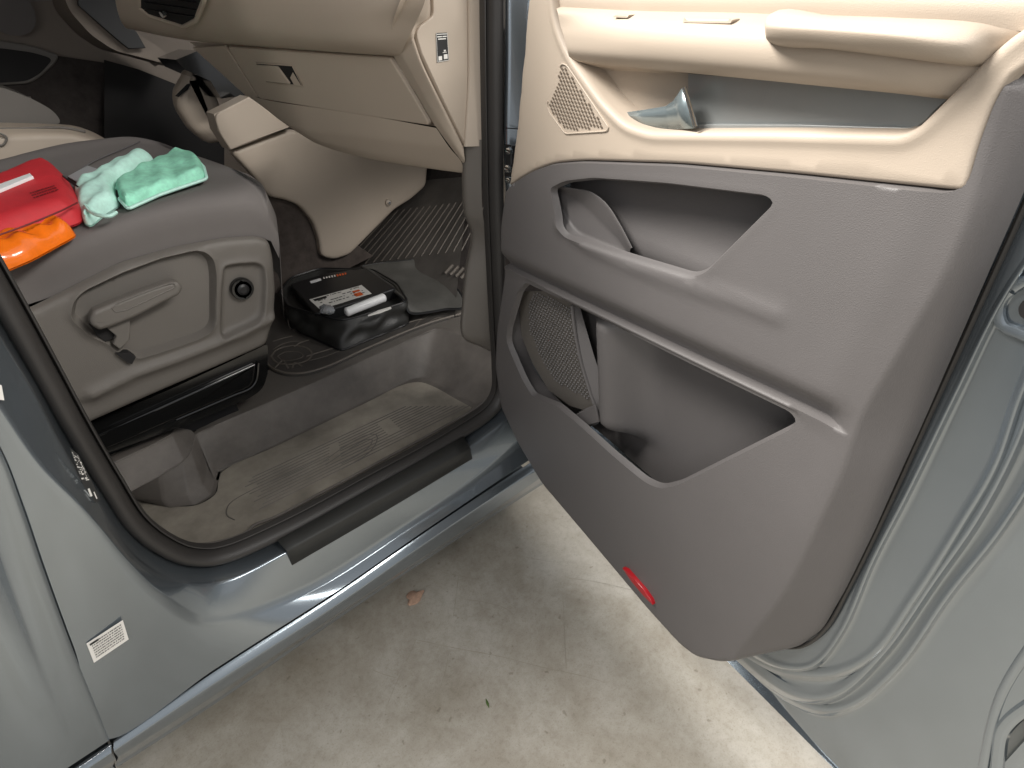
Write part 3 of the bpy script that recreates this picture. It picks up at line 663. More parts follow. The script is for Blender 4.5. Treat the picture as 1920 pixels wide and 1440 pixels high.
for c, wa_, wb_, g in crs:
    fd = np.array([.7, .9, 1.] + [1] * 8)
    for cc_, wv in ((shift(c, -g * 2.2), wa_), (shift(c, -g * .4), wa_ + .0022), (shift(c, g * .7), wa_ + .0018), (shift(c, g * 2.4), wb_)):
        sh_.append(DP([(p[0], p[1], wv * f) for p, f in zip(cc_, fd)]))
sh_ += [dl([(1398, 1240), (1462, 1305), (1500, 1330), (1547, 1349), (1605, 1342), (1705, 1280), (1820, 1135), (1920, 1005), (2000, 870), (2040, 760), (2120, 570)], -.031),
       dl([(1430, 1280), (1520, 1385), (1560, 1430), (1640, 1500), (1760, 1500), (1850, 1420), (1960, 1250), (2050, 1050), (2120, 880), (2160, 740), (2220, 560)], -.034)]
last = sh_[-1].copy(); out_ = last + (-DN) * .07; out2 = sh_[0] + (-DN) * .12
Vsh, Fsh = loft(sh_, k=10, r=.009, kr=5)
V2 = loft([last, last + DN * -.012, out_], k=10, r=.006)
door = obj('front_door', *join((Vsh, Fsh)), 'paint', van, smooth=60, label='open front passenger door seen from its inner side')
# bottom flange and outer skin
zb = .30
bl = np.array([D3(u, zb - .062, w) for u in (-.10, .2, .45, .64, .9, 1.08)  for w in (-.030, -.05, -.08, -.115)]).reshape(6, 4, 3)
oskin = np.array([[D3(u, v, -.10 - .03 * math.sin((v - .3) / 1.2 * 3.1)) for v in np.linspace(.3, 1.48, 14)] for u in np.linspace(-.14, 1.12, 12)])
obj('door_outer_skin', *join(grid(bl), grid(oskin)), 'paint', door, smooth=50)
# latch-end face
le = np.array([[D3(u, v, w) for u, w in ((1.02, -.034), (1.055, -.036), (1.075, -.05), (1.115, -.10))] for v in np.linspace(.3, 1.48, 12)])
obj('door_end_face', *grid(le), 'paint', door, smooth=50)
lt = obj('lower_door_trim', D3(tv_[:, 0], tv_[:, 1], tw_), [tuple(f) for f in tf_], 'grey', door, smooth=60)
# latch surround near the right edge
lr = dl([(1893, 545), (1878, 560), (1872, 590), (1882, 612), (1905, 622), (1960, 640), (1990, 600), (1985, 540), (1930, 525)], -.006)
obj('latch_surround', *tube(resample(cat(lr, 5, True), .005), .006, 8, flat=.6), 'paint', door)
lr2 = dl([(1925, 560), (1912, 575), (1915, 592), (1935, 600), (1960, 590), (1960, 560)], -.004); obj('latch', *prism(cat(lr2, 3, True), DN * .002), 'dark', door)
br = dl([(1960, 1180), (1918, 1235), (1880, 1300), (1860, 1360), (1838, 1470)], -.034); obj('end_crease', *tube(cat(br, 6), .006, 8, flat=.5), 'paint', door)
br = dl([(1990, 1290), (1925, 1328), (1896, 1350), (1880, 1372), (1874, 1405), (1868, 1480)], -.034); obj('end_crease', *tube(cat(br, 6), .008, 8, flat=.7), 'paint', door)
# trim edge seal
tw = cat(dl([(1450, 1212), (1500, 1213), (1547, 1180), (1592, 1101), (1642, 1000), (1742, 780), (1842, 560), (1921, 385), (1992, 215)], .0), 8); obj('trim_edge_seal', *tube(resample(tw, .01), .0030, 8), 'rubber', door)
# moulded liners behind the two openings
def grow(poly, d):
    q = offset(resample(poly, .012, True), -d); c = q.mean(0); q[:, 1] -= .075 * sm((c[1] - q[:, 1]) / .08 + .3); return q
def lw1(q): return .004 + .012 * np.exp(-((q[:, 1] - 1.08) / .03) ** 2)
def lw2(q):
    b = dist(q, pk2); return -.042 + .080 * np.exp(-((q[:, 0] - p2c[0] + .10 * (q[:, 1] - p2c[1])) / .05) ** 2) * sm((b + .02) / .05)
for po, fn, gr in ((pk1, lw1, .022), (pk2, lw2, .022)):
    va, wa, fa = field(grow(po, gr), [], fn, .014); obj('pocket_liner', D3(va[:, 0], va[:, 1], wa), [tuple(f) for f in fa], 'grey', door, smooth=70)
# insert in the upper pocket
ib = [dl([(1036, 356), (1048, 400), (1068, 440), (1110, 461), (1150, 474), (1176, 483)], .050),
      dl([(1040, 356), (1056, 395), (1080, 430), (1118, 450), (1152, 466), (1177, 482)], .034),
      dl([(1041, 354), (1078, 372), (1105, 395), (1134, 425), (1160, 452), (1180, 478)], .030),
      dl([(1043, 351), (1080, 357), (1108, 365), (1134, 386), (1162, 428), (1182, 466)], .040),
      dl([(1046, 349), (1083, 354), (1111, 361), (1138, 382), (1166, 425), (1186, 464)], .040),
      dl([(1050, 349), (1086, 355), (1114, 363), (1141, 385), (1169, 429), (1188, 468)], .0)]
obj('pocket_insert', *loft(ib, k=6, r=.006, kr=4), 'grey', door, smooth=50)
# speaker niche inside the lower pocket
sp = [dl([(958, 575), (955, 620), (975, 690), (1003, 740), (1050, 765)], .040), dl([(975, 560), (985, 620), (1000, 690), (1035, 735), (1068, 770)], -.004)]
obj('pocket_side_wall', *loft(sp, k=6, r=0), 'grey', door)
gq = [(990, 565), (1000, 545), (1040, 556), (1072, 578), (1080, 640), (1097, 700), (1113, 757), (1075, 737), (1040, 716), (1012, 670), (992, 620)]
gp = dl([(975, 575), (985, 545), (1040, 545), (1085, 575), (1090, 640), (1105, 700), (1120, 775), (1070, 760), (1030, 730), (1000, 680), (980, 630)], .006); obj('speaker_panel', *prism(gp, DN * .003), 'greyseat', door, smooth=0)
guv = duv(gq, .0125); lo, hi = guv.min(0), guv.max(0); parts = []; r0 = 0
for v in np.arange(lo[1], hi[1], .0080):
    r0 += 1
    for u in np.arange(lo[0] + (r0 % 2) * .0048, hi[0], .0096):
        if dist(np.array([[u, v]]), guv)[0] > .004:
            c = D3(u, v, .012); s = .0033
            parts.append((np.array([c + DD * s, c + UZ * s, c - DD * s, c - UZ * s, c + DN * .0034]), [(0, 1, 4), (1, 2, 4), (2, 3, 4), (3, 0, 4)]))
obj('speaker_grille', *join(*parts), 'grey', door, smooth=0, kind='stuff')
dv = cat(dl([(1072, 572), (1078, 620), (1090, 680), (1108, 740), (1122, 785), (1105, 797), (1075, 800)], .022), 6); obj('speaker_bezel', *tube(dv, .004, 8), 'grey', door)
dv2 = [dl([(1072, 572), (1078, 620), (1090, 680), (1108, 740), (1124, 788)], .022), dl([(1088, 578), (1100, 620), (1118, 680), (1140, 740), (1160, 790)], .002)]
obj('speaker_side', *loft(dv2, k=6, r=0), 'grey', door)
shf = dl([(1048, 768), (1075, 780), (1100, 765), (1118, 758), (1125, 790), (1100, 798), (1080, 806)], .030); obj('pocket_shelf', *prism(shf, DN * .004, .002), 'grey', door)
# red reflector on the lower edge
rf = dl([(1172, 1062), (1180, 1066), (1212, 1102), (1226, 1122), (1229, 1131), (1212, 1114), (1190, 1088)], .056); obj('reflector', *prism(rf, DN * .009, .002), 'reflector', door)

# ---- upper beige trim
up_px = [(1000, -60), (975, 100), (963, 220), (948, 345), (956, 350), (977, 336), (1005, 320), (1045, 306), (1100, 302), (1280, 308), (1500, 328), (1650, 344), (1815, 361), (1840, 270), (1870, 190), (1898, 148), (1930, 126), (1990, 110), (1990, -60)]
upo = roundpts(duv(up_px, .055), [0, .02, .02, .004, .01, .02, .02, .03, .03, .03, .03, .03, .006, .03, .02, .02, .02, 0, 0])
rec_px = [(1036, -60), (1040, 30), (1054, 75), (1073, 113), (1130, 192), (1172, 234), (1220, 250), (1450, 250), (1695, 254), (1725, 240), (1780, 186), (1840, 124), (1910, 60), (1990, 20), (1990, -60)]
rec = roundpts(duv(rec_px, .057), .02)
def upw(q):
    a = dist(q, rec); e = dist(q, upo); w = .058 - .040 * sm((a) / .006) + .003 * np.exp(-((a + .006) / .006) ** 2)
    lft = dist(q, duv([(985, -60), (960, 240), (945, 350)], .055), False, False)
    w = w - .05 * (1 - qr(lft / .03)) 
    dn = e; w = np.where((e < .006) & (a < 0), w - .012 * (1 - qr(e / .006)), w); return w
fe = []
pp = resample(rec, .006, True); fe += [(offset(pp, s), True) for s in (-.024, -.018, -.013, -.009, -.006, -.003, .0001, .002, .004, .006)]
fe += [(offset(resample(upo, .008, True), s), True) for s in (.001, .003, .006)]
va, wa, fa = field(upo, fe, upw, .012)
ut = obj('upper_door_trim', D3(va[:, 0], va[:, 1], wa), [tuple(f) for f in fa], 'beige', door, smooth=60)
# tweeter grille
tq = [(1052, 119), (1063, 122), (1142, 240), (1137, 246), (1060, 251), (1031, 212), (1025, 195)]
tp = dl(tq, .0588); tb = roundpts(tp, .006)
obj('tweeter_frame', *tube(resample(tb, .004), .0014, 6), 'beige', door)
tuv = roundpts(duv(tq, .059), .006); lo, hi = tuv.min(0), tuv.max(0); parts = []; r0 = 0
for v in np.arange(lo[1], hi[1], .0056):
    r0 += 1
    for u in np.arange(lo[0] + (r0 % 2) * .0044, hi[0], .0088):
        if dist(np.array([[u, v]]), tuv)[0] > .0055:
            c = D3(u, v, .0588); a, b = .0030, .0019
            parts.append((np.array([c + DD * x * a + UZ * y * b for x, y in ((1, 0), (.5, 1), (-.5, 1), (-1, 0), (-.5, -1), (.5, -1))] ) + DN * .0008, [(0, 1, 2, 3, 4, 5)]))
M['hole'] = mat('shaded_hole', (.12, .09, .065), .9)
obj('tweeter_grille', *join(*parts), 'hole', door, smooth=0, kind='stuff')
# inlay strip, bowl and handle in the recess
isq = [(1296, 136), (1500, 150), (1785, 180), (1745, 222), (1722, 242), (1696, 250), (1450, 247), (1296, 246)]
strip = obj('inlay_strip', *prism(roundpts(dl(isq, .024), [0, 0, 0, .01, .01, .01, 0, 0]), DN * .006, .0015), 'strip', door)
bs = dl([(1300, 232), (1500, 232), (1724, 238), (1696, 251), (1450, 249), (1300, 246)], .030); obj('inlay_ledge', *prism(bs, DN * .006, .001), 'strip', door)
bw = [dl([(1075, 114), (1180, 124), (1240, 128), (1300, 134)], .05), dl([(1090, 135), (1150, 140), (1240, 145), (1296, 142)], .012), dl([(1115, 165), (1170, 170), (1230, 175), (1280, 168)], .010), dl([(1150, 195), (1180, 200), (1235, 198), (1262, 192)], .016), dl([(1168, 222), (1190, 214), (1235, 204), (1258, 198)], .020)]
obj('handle_bowl', *loft(bw, k=6, smoothacross=True, across=5), 'beige', door, smooth=60)
hd = dl([(1168, 215), (1180, 210), (1248, 200), (1262, 190), (1281, 166), (1303, 239), (1215, 240), (1190, 232)], .040)
hv = [DP([(1168, 212, .034), (1205, 207, .040), (1250, 199, .042), (1264, 189, .046), (1281, 165, .058)]), DP([(1170, 216, .036), (1205, 218, .043), (1252, 214, .043), (1272, 209, .048), (1292, 202, .057)]), DP([(1176, 225, .034), (1212, 240, .036), (1255, 241, .038), (1278, 241, .044), (1303, 240, .056)])]
obj('door_handle', *loft(hv, pr=.003, r=.0008, kr=2), 'handle', door, smooth=18, solid=.004)
ce = dl([(1283, 164), (1294, 200), (1304, 238)], .061); obj('handle_edge', *tube(ce, .0028, 8), 'chrome', door)
# armrest beam
def dlw(pxs, ws, ext=True):
    return DP([(p[0], p[1], w) for p, w in zip(pxs, ws)])
def arx(c): return np.vstack([c, c[-1] + (c[-1] - c[-2]) / np.linalg.norm(c[-1] - c[-2]) * .04 - DN * .012])
ar = [dlw([(1066, 114), (1200, 127), (1400, 146), (1600, 166), (1700, 176), (1775, 184)], [.018] * 6),
      dlw([(1068, 111), (1200, 124), (1400, 143), (1600, 163), (1700, 172), (1778, 181)], [.055, .068, .068, .065, .06, .048]),
      dlw([(1064, 95), (1200, 108), (1400, 126), (1600, 145), (1700, 155), (1795, 166)], [.065, .083, .083, .08, .07, .050]),
      dlw([(1058, 70), (1200, 78), (1400, 92), (1600, 110), (1715, 125), (1815, 146)], [.065, .088, .088, .085, .073, .052]),
      dlw([(1050, 45), (1200, 52), (1400, 60), (1600, 72), (1720, 95), (1835, 124)], [.06, .084, .084, .08, .07, .052]),
      dlw([(1046, 25), (1200, 28), (1400, 32), (1600, 45), (1730, 60), (1865, 90)], [.06, .06, .06, .06, .055, .05]),
      dlw([(1040, 10), (1200, 20), (1400, 24), (1600, 35), (1740, 45), (1900, 60)], [.045] * 6)]
arm = obj('armrest', *loft([arx(c) for c in ar], k=8, smoothacross=True, across=6), 'beige', door, smooth=70)
pb = [dlw([(1436, 70), (1443, 80), (1560, 94), (1700, 110), (1790, 121), (1838, 126)], [.085, .084, .082, .078, .068, .050]),
      dlw([(1435, 62), (1439, 70), (1560, 82), (1700, 98), (1795, 110), (1846, 116)], [.09, .106, .108, .10, .084, .058]),
      dlw([(1435, 52), (1438, 50), (1560, 56), (1700, 68), (1806, 84), (1860, 96)], [.092, .112, .114, .108, .088, .060]),
      dlw([(1435, 44), (1439, 34), (1560, 38), (1700, 46), (1818, 58), (1878, 74)], [.086, .098, .098, .094, .08, .056]),
      dlw([(1436, 38), (1444, 26), (1560, 29), (1700, 34), (1830, 42), (1895, 56)], [.078, .075, .075, .075, .065, .050])]
obj('armrest_pad', *loft([arx(c) for c in pb], k=6, smoothacross=True, across=5), 'beige', door, smooth=70)
sw = dl([(1290, 33), (1390, 34), (1380, 46), (1300, 45)], .067); obj('switch_recess', *prism(roundpts(sw, .006), DN * .012, .004), 'beige', door)
sw = dl([(1165, 26), (1192, 27), (1190, 33), (1168, 32)], .058); obj('switch', *prism(sw, DN * .014, .003), 'beige', door)
uw = [dl([(1040, 30), (1300, 30), (1600, 45), (1960, 60)], .045), dl([(1040, 0), (1300, 0), (1600, 0), (1960, 10)], .05), dl([(1040, -80), (1300, -80), (1600, -80), (1960, -80)], .03)]
obj('window_ledge_trim', *loft(uw, k=4, r=.01), 'beige', door)

# ================================================================== rest of the cabin
M['darkbeige'] = M['beige']
dyy = 1.78
dd = obj('driver_door', *box((-.6, dyy + .02, .5), (1.3, dyy + .1, 1.5)), 'beigeshade', van, smooth=0)
pk = PL([(-60, 70), (0, 75), (60, 85), (110, 103), (105, 118), (75, 145), (55, 157), (0, 160), (-60, 165)], y=dyy); obj('door_pocket_rim', *prism(roundpts(pk, .02), (0, -.01, 0), .006), 'greyseat', dd)
pk = PL([(-60, 88), (0, 90), (60, 98), (100, 110), (75, 138), (50, 152), (0, 155), (-60, 160)], y=dyy - .012); obj('door_pocket', *prism(roundpts(pk, .02), (0, -.003, 0)), 'dark', dd)
lo_ = PL([(-80, 95), (0, 100), (110, 105), (200, 118), (215, 180), (215, 300), (-80, 300)], y=dyy + .005); obj('driver_door_lower_trim', *prism(lo_, (0, -.004, 0)), 'carpet', dd)
lo_ = PL([(195, 112), (260, 130), (335, 160), (420, 250), (420, 330), (195, 320)], y=dyy - .05); obj('driver_footwell_shade', *prism(lo_, (0, -.004, 0)), 'dark', dd)  # near-black sheet standing in for the shade of the driver's footwell
spk = P(15, 20, y=dyy); obj('driver_door_speaker', *tube([spk, spk + (0, -.008, 0), spk + (0, -.008, 0)], [.07, .07, .06], 24), 'fabric', dd)
# steering column shroud and dash behind
st1 = PL([(100, -60), (130, 20), (170, 65), (215, 95), (275, 110), (345, 130), (300, 90), (240, 50), (215, 0), (210, -60)], y=1.45); obj('driver_dash', *prism(roundpts(st1, .02), (0, .25, 0), .02), 'beigeshade', dash)
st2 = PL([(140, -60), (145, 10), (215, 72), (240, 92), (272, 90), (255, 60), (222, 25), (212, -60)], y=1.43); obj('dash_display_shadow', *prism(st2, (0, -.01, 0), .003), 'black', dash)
# driver seat with its folding armrest, and beige seat side
sm_ = PL([(-80, 150), (0, 162), (60, 185), (100, 207), (118, 232), (60, 236), (-80, 238)], y=1.30)
dseat = obj('driver_seat', *prism(roundpts(sm_, .03), (0, .35, 0), .05, 6), 'greyseat', van)
dseat2 = obj('driver_seat_base', *box((-.35, 1.2, .51), (.2, 1.6, .95)), 'black', dseat, smooth=0)
am_ = [PL([(-80, 232), (0, 230), (80, 232), (140, 236), (175, 248), (200, 262)], y=1.25), PL([(-80, 240), (0, 238), (80, 239), (138, 243), (172, 254), (200, 263)], y=1.16), PL([(-80, 262), (0, 256), (80, 252), (135, 253), (165, 260), (200, 266)], y=1.12), PL([(-80, 320), (0, 300), (80, 290), (135, 285), (165, 285), (200, 285)], y=1.12)]
obj('seat_side_cover', *loft(am_, k=6, r=.015, kr=5), 'beige', dseat)
cr = PL([(0, 250), (12, 257), (8, 270), (0, 274)], y=1.115); obj('cover_cap', *tube(cat(cr, 4), .003, 6), 'greyseat', dseat)
ln = PL([(-40, 243), (60, 241), (120, 240), (160, 247)], y=1.155); obj('cover_groove', *tube(cat(ln, 4), .004, 6), 'greyseat', dseat)
# floor clutter: rail bracket by the console
bp_ = PL([(345, 262), (395, 268), (400, 295), (365, 290)], z=.75); obj('seat_rail', *prism(bp_, (0, 0, .03), .008), 'black', dseat)
c_ = P(358, 275, z=.79); obj('rail_bolt', *tube([c_, c_ + (0, 0, .01)], .008, 8), 'chrome', dseat)
# shell of the cabin
obj('roof', *box((-2.5, .10, 1.93), (1.0, 1.85, 1.98)), 'headliner', van, smooth=0)
obj('firewall', *box((1.45, .1, .5), (1.5, 1.85, 1.3)), 'dark', van, smooth=0)
obj('windscreen_base', *box((1.0, .2, 1.36), (1.5, 1.8, 1.38)), 'dark', van, smooth=0)
obj('far_side_wall', *box((-2.5, 1.86, .3), (1.5, 1.9, 1.98)), 'headliner', van, smooth=0)
obj('underbody', *box((-2.5, .12, .24), (2., 1.85, .28)), 'black', van, smooth=0)
obj('rear_bulkhead', *box((-2.5, .1, .3), (-2.45, 1.85, 1.93)), 'headliner', van, smooth=0)
ub = np.array([[(x, y, z) for x in (-2.4, -.35)] for y, z in ((.0, 1.05), (.03, 1.9))]); 
bpil = PL([(-560, -500), (-330, -100), (-180, 300), (-120, 390)], y=.02)
obj('upper_pillar', *box((-.35, .02, 1.2), (-.12, .12, 1.95)), 'paint', van, smooth=0)

# ================================================================== THINGS INSIDE
# rubber floor mat
zm = .519
mt = PL([(497, 655), (500, 688), (525, 700), (560, 704), (600, 694), (690, 655), (800, 610), (868, 590), (905, 560)], z=zm)
def ramp(px, py, off=.012):
    p = P(px, py, z=.508 + off)
    if p[0] <= 1.03: return p
    n = np.array([-.85, 0, 1.]); return P(px, py, pl=((1.02, 0, .508 + off * 1.1), n))
rows = []
for t in np.linspace(0, 1, 25):
    a = np.array([500 + 400 * t, 690 - 130 * t]) if False else None
near = cat(np.array([(497, 660), (503, 688), (530, 701), (565, 703), (605, 693), (690, 655), (800, 610), (880, 585)], float), 4)
far = cat(np.array([(470, 560), (480, 530), (495, 505), (530, 480), (580, 470), (680, 440), (760, 350), (880, 330)], float), 4)
MV = []
for a, b in zip(near, far):
    pa = P(a[0], a[1], z=zm); pb = ramp(*b); 
    if pb[0] > 1.03:
        # break at the foot of the toe board
        f_ = (1.02 - pa[0]) / (pb[0] - pa[0]); f_ = min(max(f_, .02), .98); pm = np.array([1.02, pa[1] + (pb[1] - pa[1]) * f_, zm])
    else: pm = pa * .5 + pb * .5
    row = [pa + (0, 0, -.008)] + [pa + (pm - pa) * t for t in (0, .25, .5, .75, .94)] + [pm + (pb - pm) * t for t in (.06, .3, .6, 1)]
    MV.append(row)
mat_o = obj('floor_mat', *grid(np.array(MV)), 'mat', smooth=60, label='black ribbed rubber floor mat in the passenger footwell under the bag', cat='floor mat')
parts = []
edge_ = cat(PL([(500, 655), (503, 684), (530, 698), (565, 700), (605, 690), (690, 652), (800, 607), (868, 587)], z=zm + .001), 6); parts.append(tube(edge_, .004, 6))
def ml(pxs, r=.003): parts.append(tube(cat(PL(pxs, z=zm + .001), 5), r, 5, flat=.6))
ml([(508, 668), (520, 655), (548, 648), (575, 652), (585, 664), (575, 676), (545, 683), (520, 680), (508, 668)]); ml([(520, 668), (535, 660), (560, 660), (568, 668), (555, 674), (530, 675), (520, 668)], .0015)
ml([(512, 640), (535, 633), (548, 630)]); ml([(552, 650), (562, 643), (580, 637)]); ml([(575, 668), (600, 660), (640, 648)]); ml([(580, 676), (610, 668), (650, 652)], .0015); ml([(515, 690), (530, 676), (540, 690)]); ml([(548, 690), (552, 680), (566, 686)]); ml([(512, 655), (530, 645), (548, 640), (570, 640)], .0015)
ml([(760, 606), (775, 602), (790, 598)]); ml([(790, 600), (815, 588), (840, 588), (862, 592)], .0015); ml([(800, 606), (820, 596), (850, 598)], .0015); ml([(775, 615), (800, 590), (830, 578), (868, 580)], .0015)
for i in range(16):
    a = ramp(640 + i * 15, 500 - i * 2); b = ramp(735 + i * 12, 395 - i * 1.5); parts.append(tube([a, (a + b) / 2, b], .003, 5, flat=.7))
for i in range(4):
    a = P(835 + i * 10, 512 + i * 3, pl=((1.02, 0, .524), (-.85, 0, 1))); parts.append(tube([a, a + np.array([.03, -.012, .026])], .006, 6))
M['ridge'] = mat('dusty_rubber_ridge', (.15, .13, .11), .6)
obj('mat_ridge', *join(*parts), 'ridge', mat_o, kind='stuff')

# black tool bag
zb0, zt = .520, .605
rim3 = roundpts(PL([(524, 548), (540, 574), (640, 603), (765, 565), (745, 532), (700, 505), (600, 503), (545, 520)], z=zt), [.02, .02, .05, .025, .02, .03, .02, .03], 6)
b3f = PL([(533, 596), (548, 617), (640, 660), (768, 608)], z=zb0)
backs = PL([(745, 532), (700, 505), (600, 503), (545, 520)], z=zt) * [1, 1, 0] + [0, 0, zb0]
b3a = roundpts(np.vstack([b3f, backs]), [.02, .02, .022, .02, .02, .03, .02, .03], 6); r3a = rim3
def rs(p, n):
    q = np.vstack([p, p[:1]]); L = np.r_[0, np.cumsum(np.linalg.norm(np.diff(q, axis=0), axis=1))]; t = np.linspace(0, L[-1], n, endpoint=False); return np.stack([np.interp(t, L, q[:, i]) for i in range(3)], 1)
b3r, r3r = rs(b3a, 90), rs(r3a, 90)
lay = []
for t in np.linspace(0, 1, 12):
    q = b3r * (1 - t) + r3r * t; k_ = q - q.mean(0); k_[:, 2] = 0; k_ /= np.linalg.norm(k_, axis=1)[:, None]
    wob = 1.7 * (.0035 * np.sin(np.arange(90) * .55 + 5 * t) + .003 * np.sin(np.arange(90) * 1.1 - 6 * t + 1) + .003 * np.sin(np.arange(90) * .25 - 9 * t)) * math.sin(t * 3.1)
    q = q + k_ * (.004 * math.sin(t * math.pi) + wob)[:, None] if hasattr(wob, '__len__') else q
    lay.append(q)
lay.append(r3r + (r3r.mean(0) - r3r) * .05 + [0, 0, -.002]); lay.append(r3r + (r3r.mean(0) - r3r) * .06 + [0, 0, -.03]); lay.append(np.tile(r3r.mean(0) + [0, 0, -.03], (90, 1)))
bag = obj('tool_bag', *grid(np.array(lay), closed_v=True), 'nylon', smooth=60, label='open black nylon bag on the passenger floor with its lid folded back', cat='bag')
obj('bag_zip', *tube(np.vstack([r3r, r3r[:1]]), .0035, 6), 'black', bag)
bb = b3r[2:52] + [0, 0, .004]; obj('bag_piping', *tube(bb, .003, 6), 'black', bag)
flp = [PL([(678, 500, .61), (720, 493, .60), (770, 488, .60), (800, 484, .60)], z=0), PL([(705, 522, .60), (745, 512, .585), (790, 505, .58), (825, 508, .585)], z=0), PL([(735, 545, .60), (765, 538, .58), (810, 530, .575), (850, 535, .575)], z=0), PL([(758, 565, .60), (785, 565, .57), (830, 560, .56), (866, 556, .56)], z=0), PL([(768, 586, .565), (800, 586, .55), (835, 580, .545), (868, 577, .55)], z=0)]
Vp, Fp = loft(flp, k=8, smoothacross=True, across=8)
flap = obj('bag_lid', Vp, Fp, 'nylonflap', bag, smooth=70, solid=.006)
ed = cat(np.vstack([flp[0], [f[-1] for f in flp[1:]], flp[-1][::-1][1:], [f[0] for f in flp[::-1][1:]]]), 6); obj('lid_zip', *tube(ed, .0045, 6), 'black', bag)
tg = PL([(540, 600), (541, 610), (545, 617), (553, 620)], y=1.0); tg = PL([(540, 600), (542, 611), (546, 617), (554, 619)], z=.57); obj('zip_pull', *tube(cat(tg, 3), .002, 6), 'chrome', bag)
# unit inside the bag
uz = .612
un = PL([(543, 532), (610, 512), (688, 502), (742, 540), (680, 562), (590, 588)], z=uz)
unit = obj('inflator', *prism(roundpts(un - [0, 0, .04], .012), (0, 0, .04), .006, 4), 'black', label='black tyre inflator with a white label lying in the open bag', cat='inflator')
lb = [(580, 562), (678, 535), (697, 551), (600, 581)]
k, n = decal(lb, 'paper', 'label_sticker', unit, z=uz); q = PL(lb, z=uz)
printing('label_print', q, [(.05, .1, .28, .28)] + [r for r in textlines(4, 9, .1, .3, 5) if random.random() < .6], 'ink', unit, n, .0022)
printing('label_symbol', q, [(.74, .35, .88, .5), (.72, .6, .86, .9)], 'orangeink', unit, n, .0022)
k, n = decal([(581, 528), (601, 522), (603, 526), (583, 532)], 'white', 'brand_bar', unit, z=uz)
q = PL([(605, 520), (650, 511), (652, 516), (607, 525)], z=uz); printing('unit_lettering', q, [(i / 9 + .01, .1, i / 9 + .07, .8) for i in range(5)], 'paper', unit, n, .0016); printing('unit_lettering', q, [(i / 9 + .01, .1, i / 9 + .08, .8) for i in range(5, 9)], 'orangeink', unit, n, .0016)
t0, t1 = P(648, 586, z=.628), P(722, 557, z=.632); tubo = obj('white_tube', *tube([t0, t0 + (t1 - t0) * .03, t0 + (t1 - t0) * .97, t1], [.010, .0145, .0145, .010], 16), 'white', label='smooth white tube lying along the front rim inside the black bag', cat='tube')
t0, t1 = P(690, 592, z=.618), P(733, 577, z=.622); obj('cream_cloth', *tube([t0, (t0 + t1) / 2, t1], [.004, .010, .006], 10, flat=.5), 'paper', label='thin cream strip poking out below the white tube', cat='strip')
ws = []
c = P(612, 580, z=.622); A = []
for i in range(9):
    th = i / 8 * math.pi
    A.append([c + np.array([.020 * math.sin(th) * math.cos(a) * (1 + .25 * math.sin(3 * a + i)), .034 * math.sin(th) * math.sin(a) * (1 + .2 * math.cos(4 * a + i)), .014 * math.cos(th)]) for a in np.linspace(0, 6.283, 16, endpoint=False)])
obj('plastic_wrapper', *grid(np.array(A), closed_v=True), 'clear', smooth=30, label='crumpled clear plastic wrapper at the left end of the white tube', cat='wrapper')

# ---- packets on the seat
def puff(outline, base_z, h, name, m, label, cat_, wr=.25, seed=0, edge=.02, parent=None, step=.010):
    q3 = seatplane(outline, base_z); o2 = roundpts(q3[:, :2], .012)
    zz = lambda q: 1.10 + base_z + .15 * (q[:, 1] - sy)
    rg = np.random.default_rng(seed); ph = rg.uniform(0, 6, 8); fr = rg.uniform(15, 70, 8) * (1 + 1.6 * (wr > .3) * (np.arange(8) % 2)); an = rg.uniform(0, 3.1, 8)
    def top(q):
        d = dist(q, o2); z = h * qr(d / edge)
        wv = sum(np.sin((q[:, 0] * math.cos(a) + q[:, 1] * math.sin(a)) * f + p) for a, f, p in zip(an, fr, ph)) / 8
        return zz(q) + z * (1 + wr * wv)
    rgs = [(offset(resample(o2, .006, True), s), True) for s in (.002, .005, .010, .016)]
    va, wa, fa = field(o2, rgs, top, step)
    bo = zz(va) - .003; n = len(va); ol = resample(o2, step * .7, True)
    V = np.vstack([np.column_stack([va, wa]), np.column_stack([va, bo])]); Fc = [tuple(f) for f in fa] + [tuple(i + n for i in f[::-1]) for f in fa]
    kw = dict(label=label, cat=cat_) if parent is None else {}
    return obj(name, V, Fc, m, parent, smooth=50, **kw)
red = puff([(-60, 385), (0, 362), (60, 335), (98, 325), (112, 328), (135, 350), (152, 382), (158, 405), (150, 418), (60, 445), (0, 472), (-60, 495)], .012, .045, 'first_aid_pouch', 'red', 'red nylon first aid pouch lying on the passenger seat', 'pouch', .08, 2, .03)
ws_ = seatplane([(-60, 378), (0, 351), (58, 330), (64, 335), (0, 362), (-60, 388)], .058); obj('pouch_edge', *prism(ws_, (0, 0, .006), .002), 'white', red)
q = seatplane([(50, 362), (105, 345), (118, 358), (62, 378)], .0585); M['darkred'] = mat('dark_red_print', (.16, .012, .015), .6)
printing('pouch_print', q, [r for r in textlines(3, 5, .08, .4, 8)], 'darkred', red, np.array([0, 0, 1.]), .0005)
obj('pouch_fold', *tube(cat(seatplane([(-40, 452, .054), (0, 440, .054), (60, 418, .054), (115, 395, .054), (145, 380, .050)]), 5), .0016, 6), 'darkred', red)
obj('pouch_zip_end', *tube(cat(seatplane([(118, 330, .05), (133, 342, .05), (146, 350, .045)]), 4), .002, 6), 'black', red)
puff([(-60, 500), (0, 462), (50, 440), (90, 424), (122, 424), (140, 434), (142, 442), (60, 487), (10, 508), (-60, 530)], .004, .035, 'vest_packet', 'orange', 'bright orange safety vest folded in clear plastic, in front of the red pouch', 'packet', .5, 5, .03, step=.005)
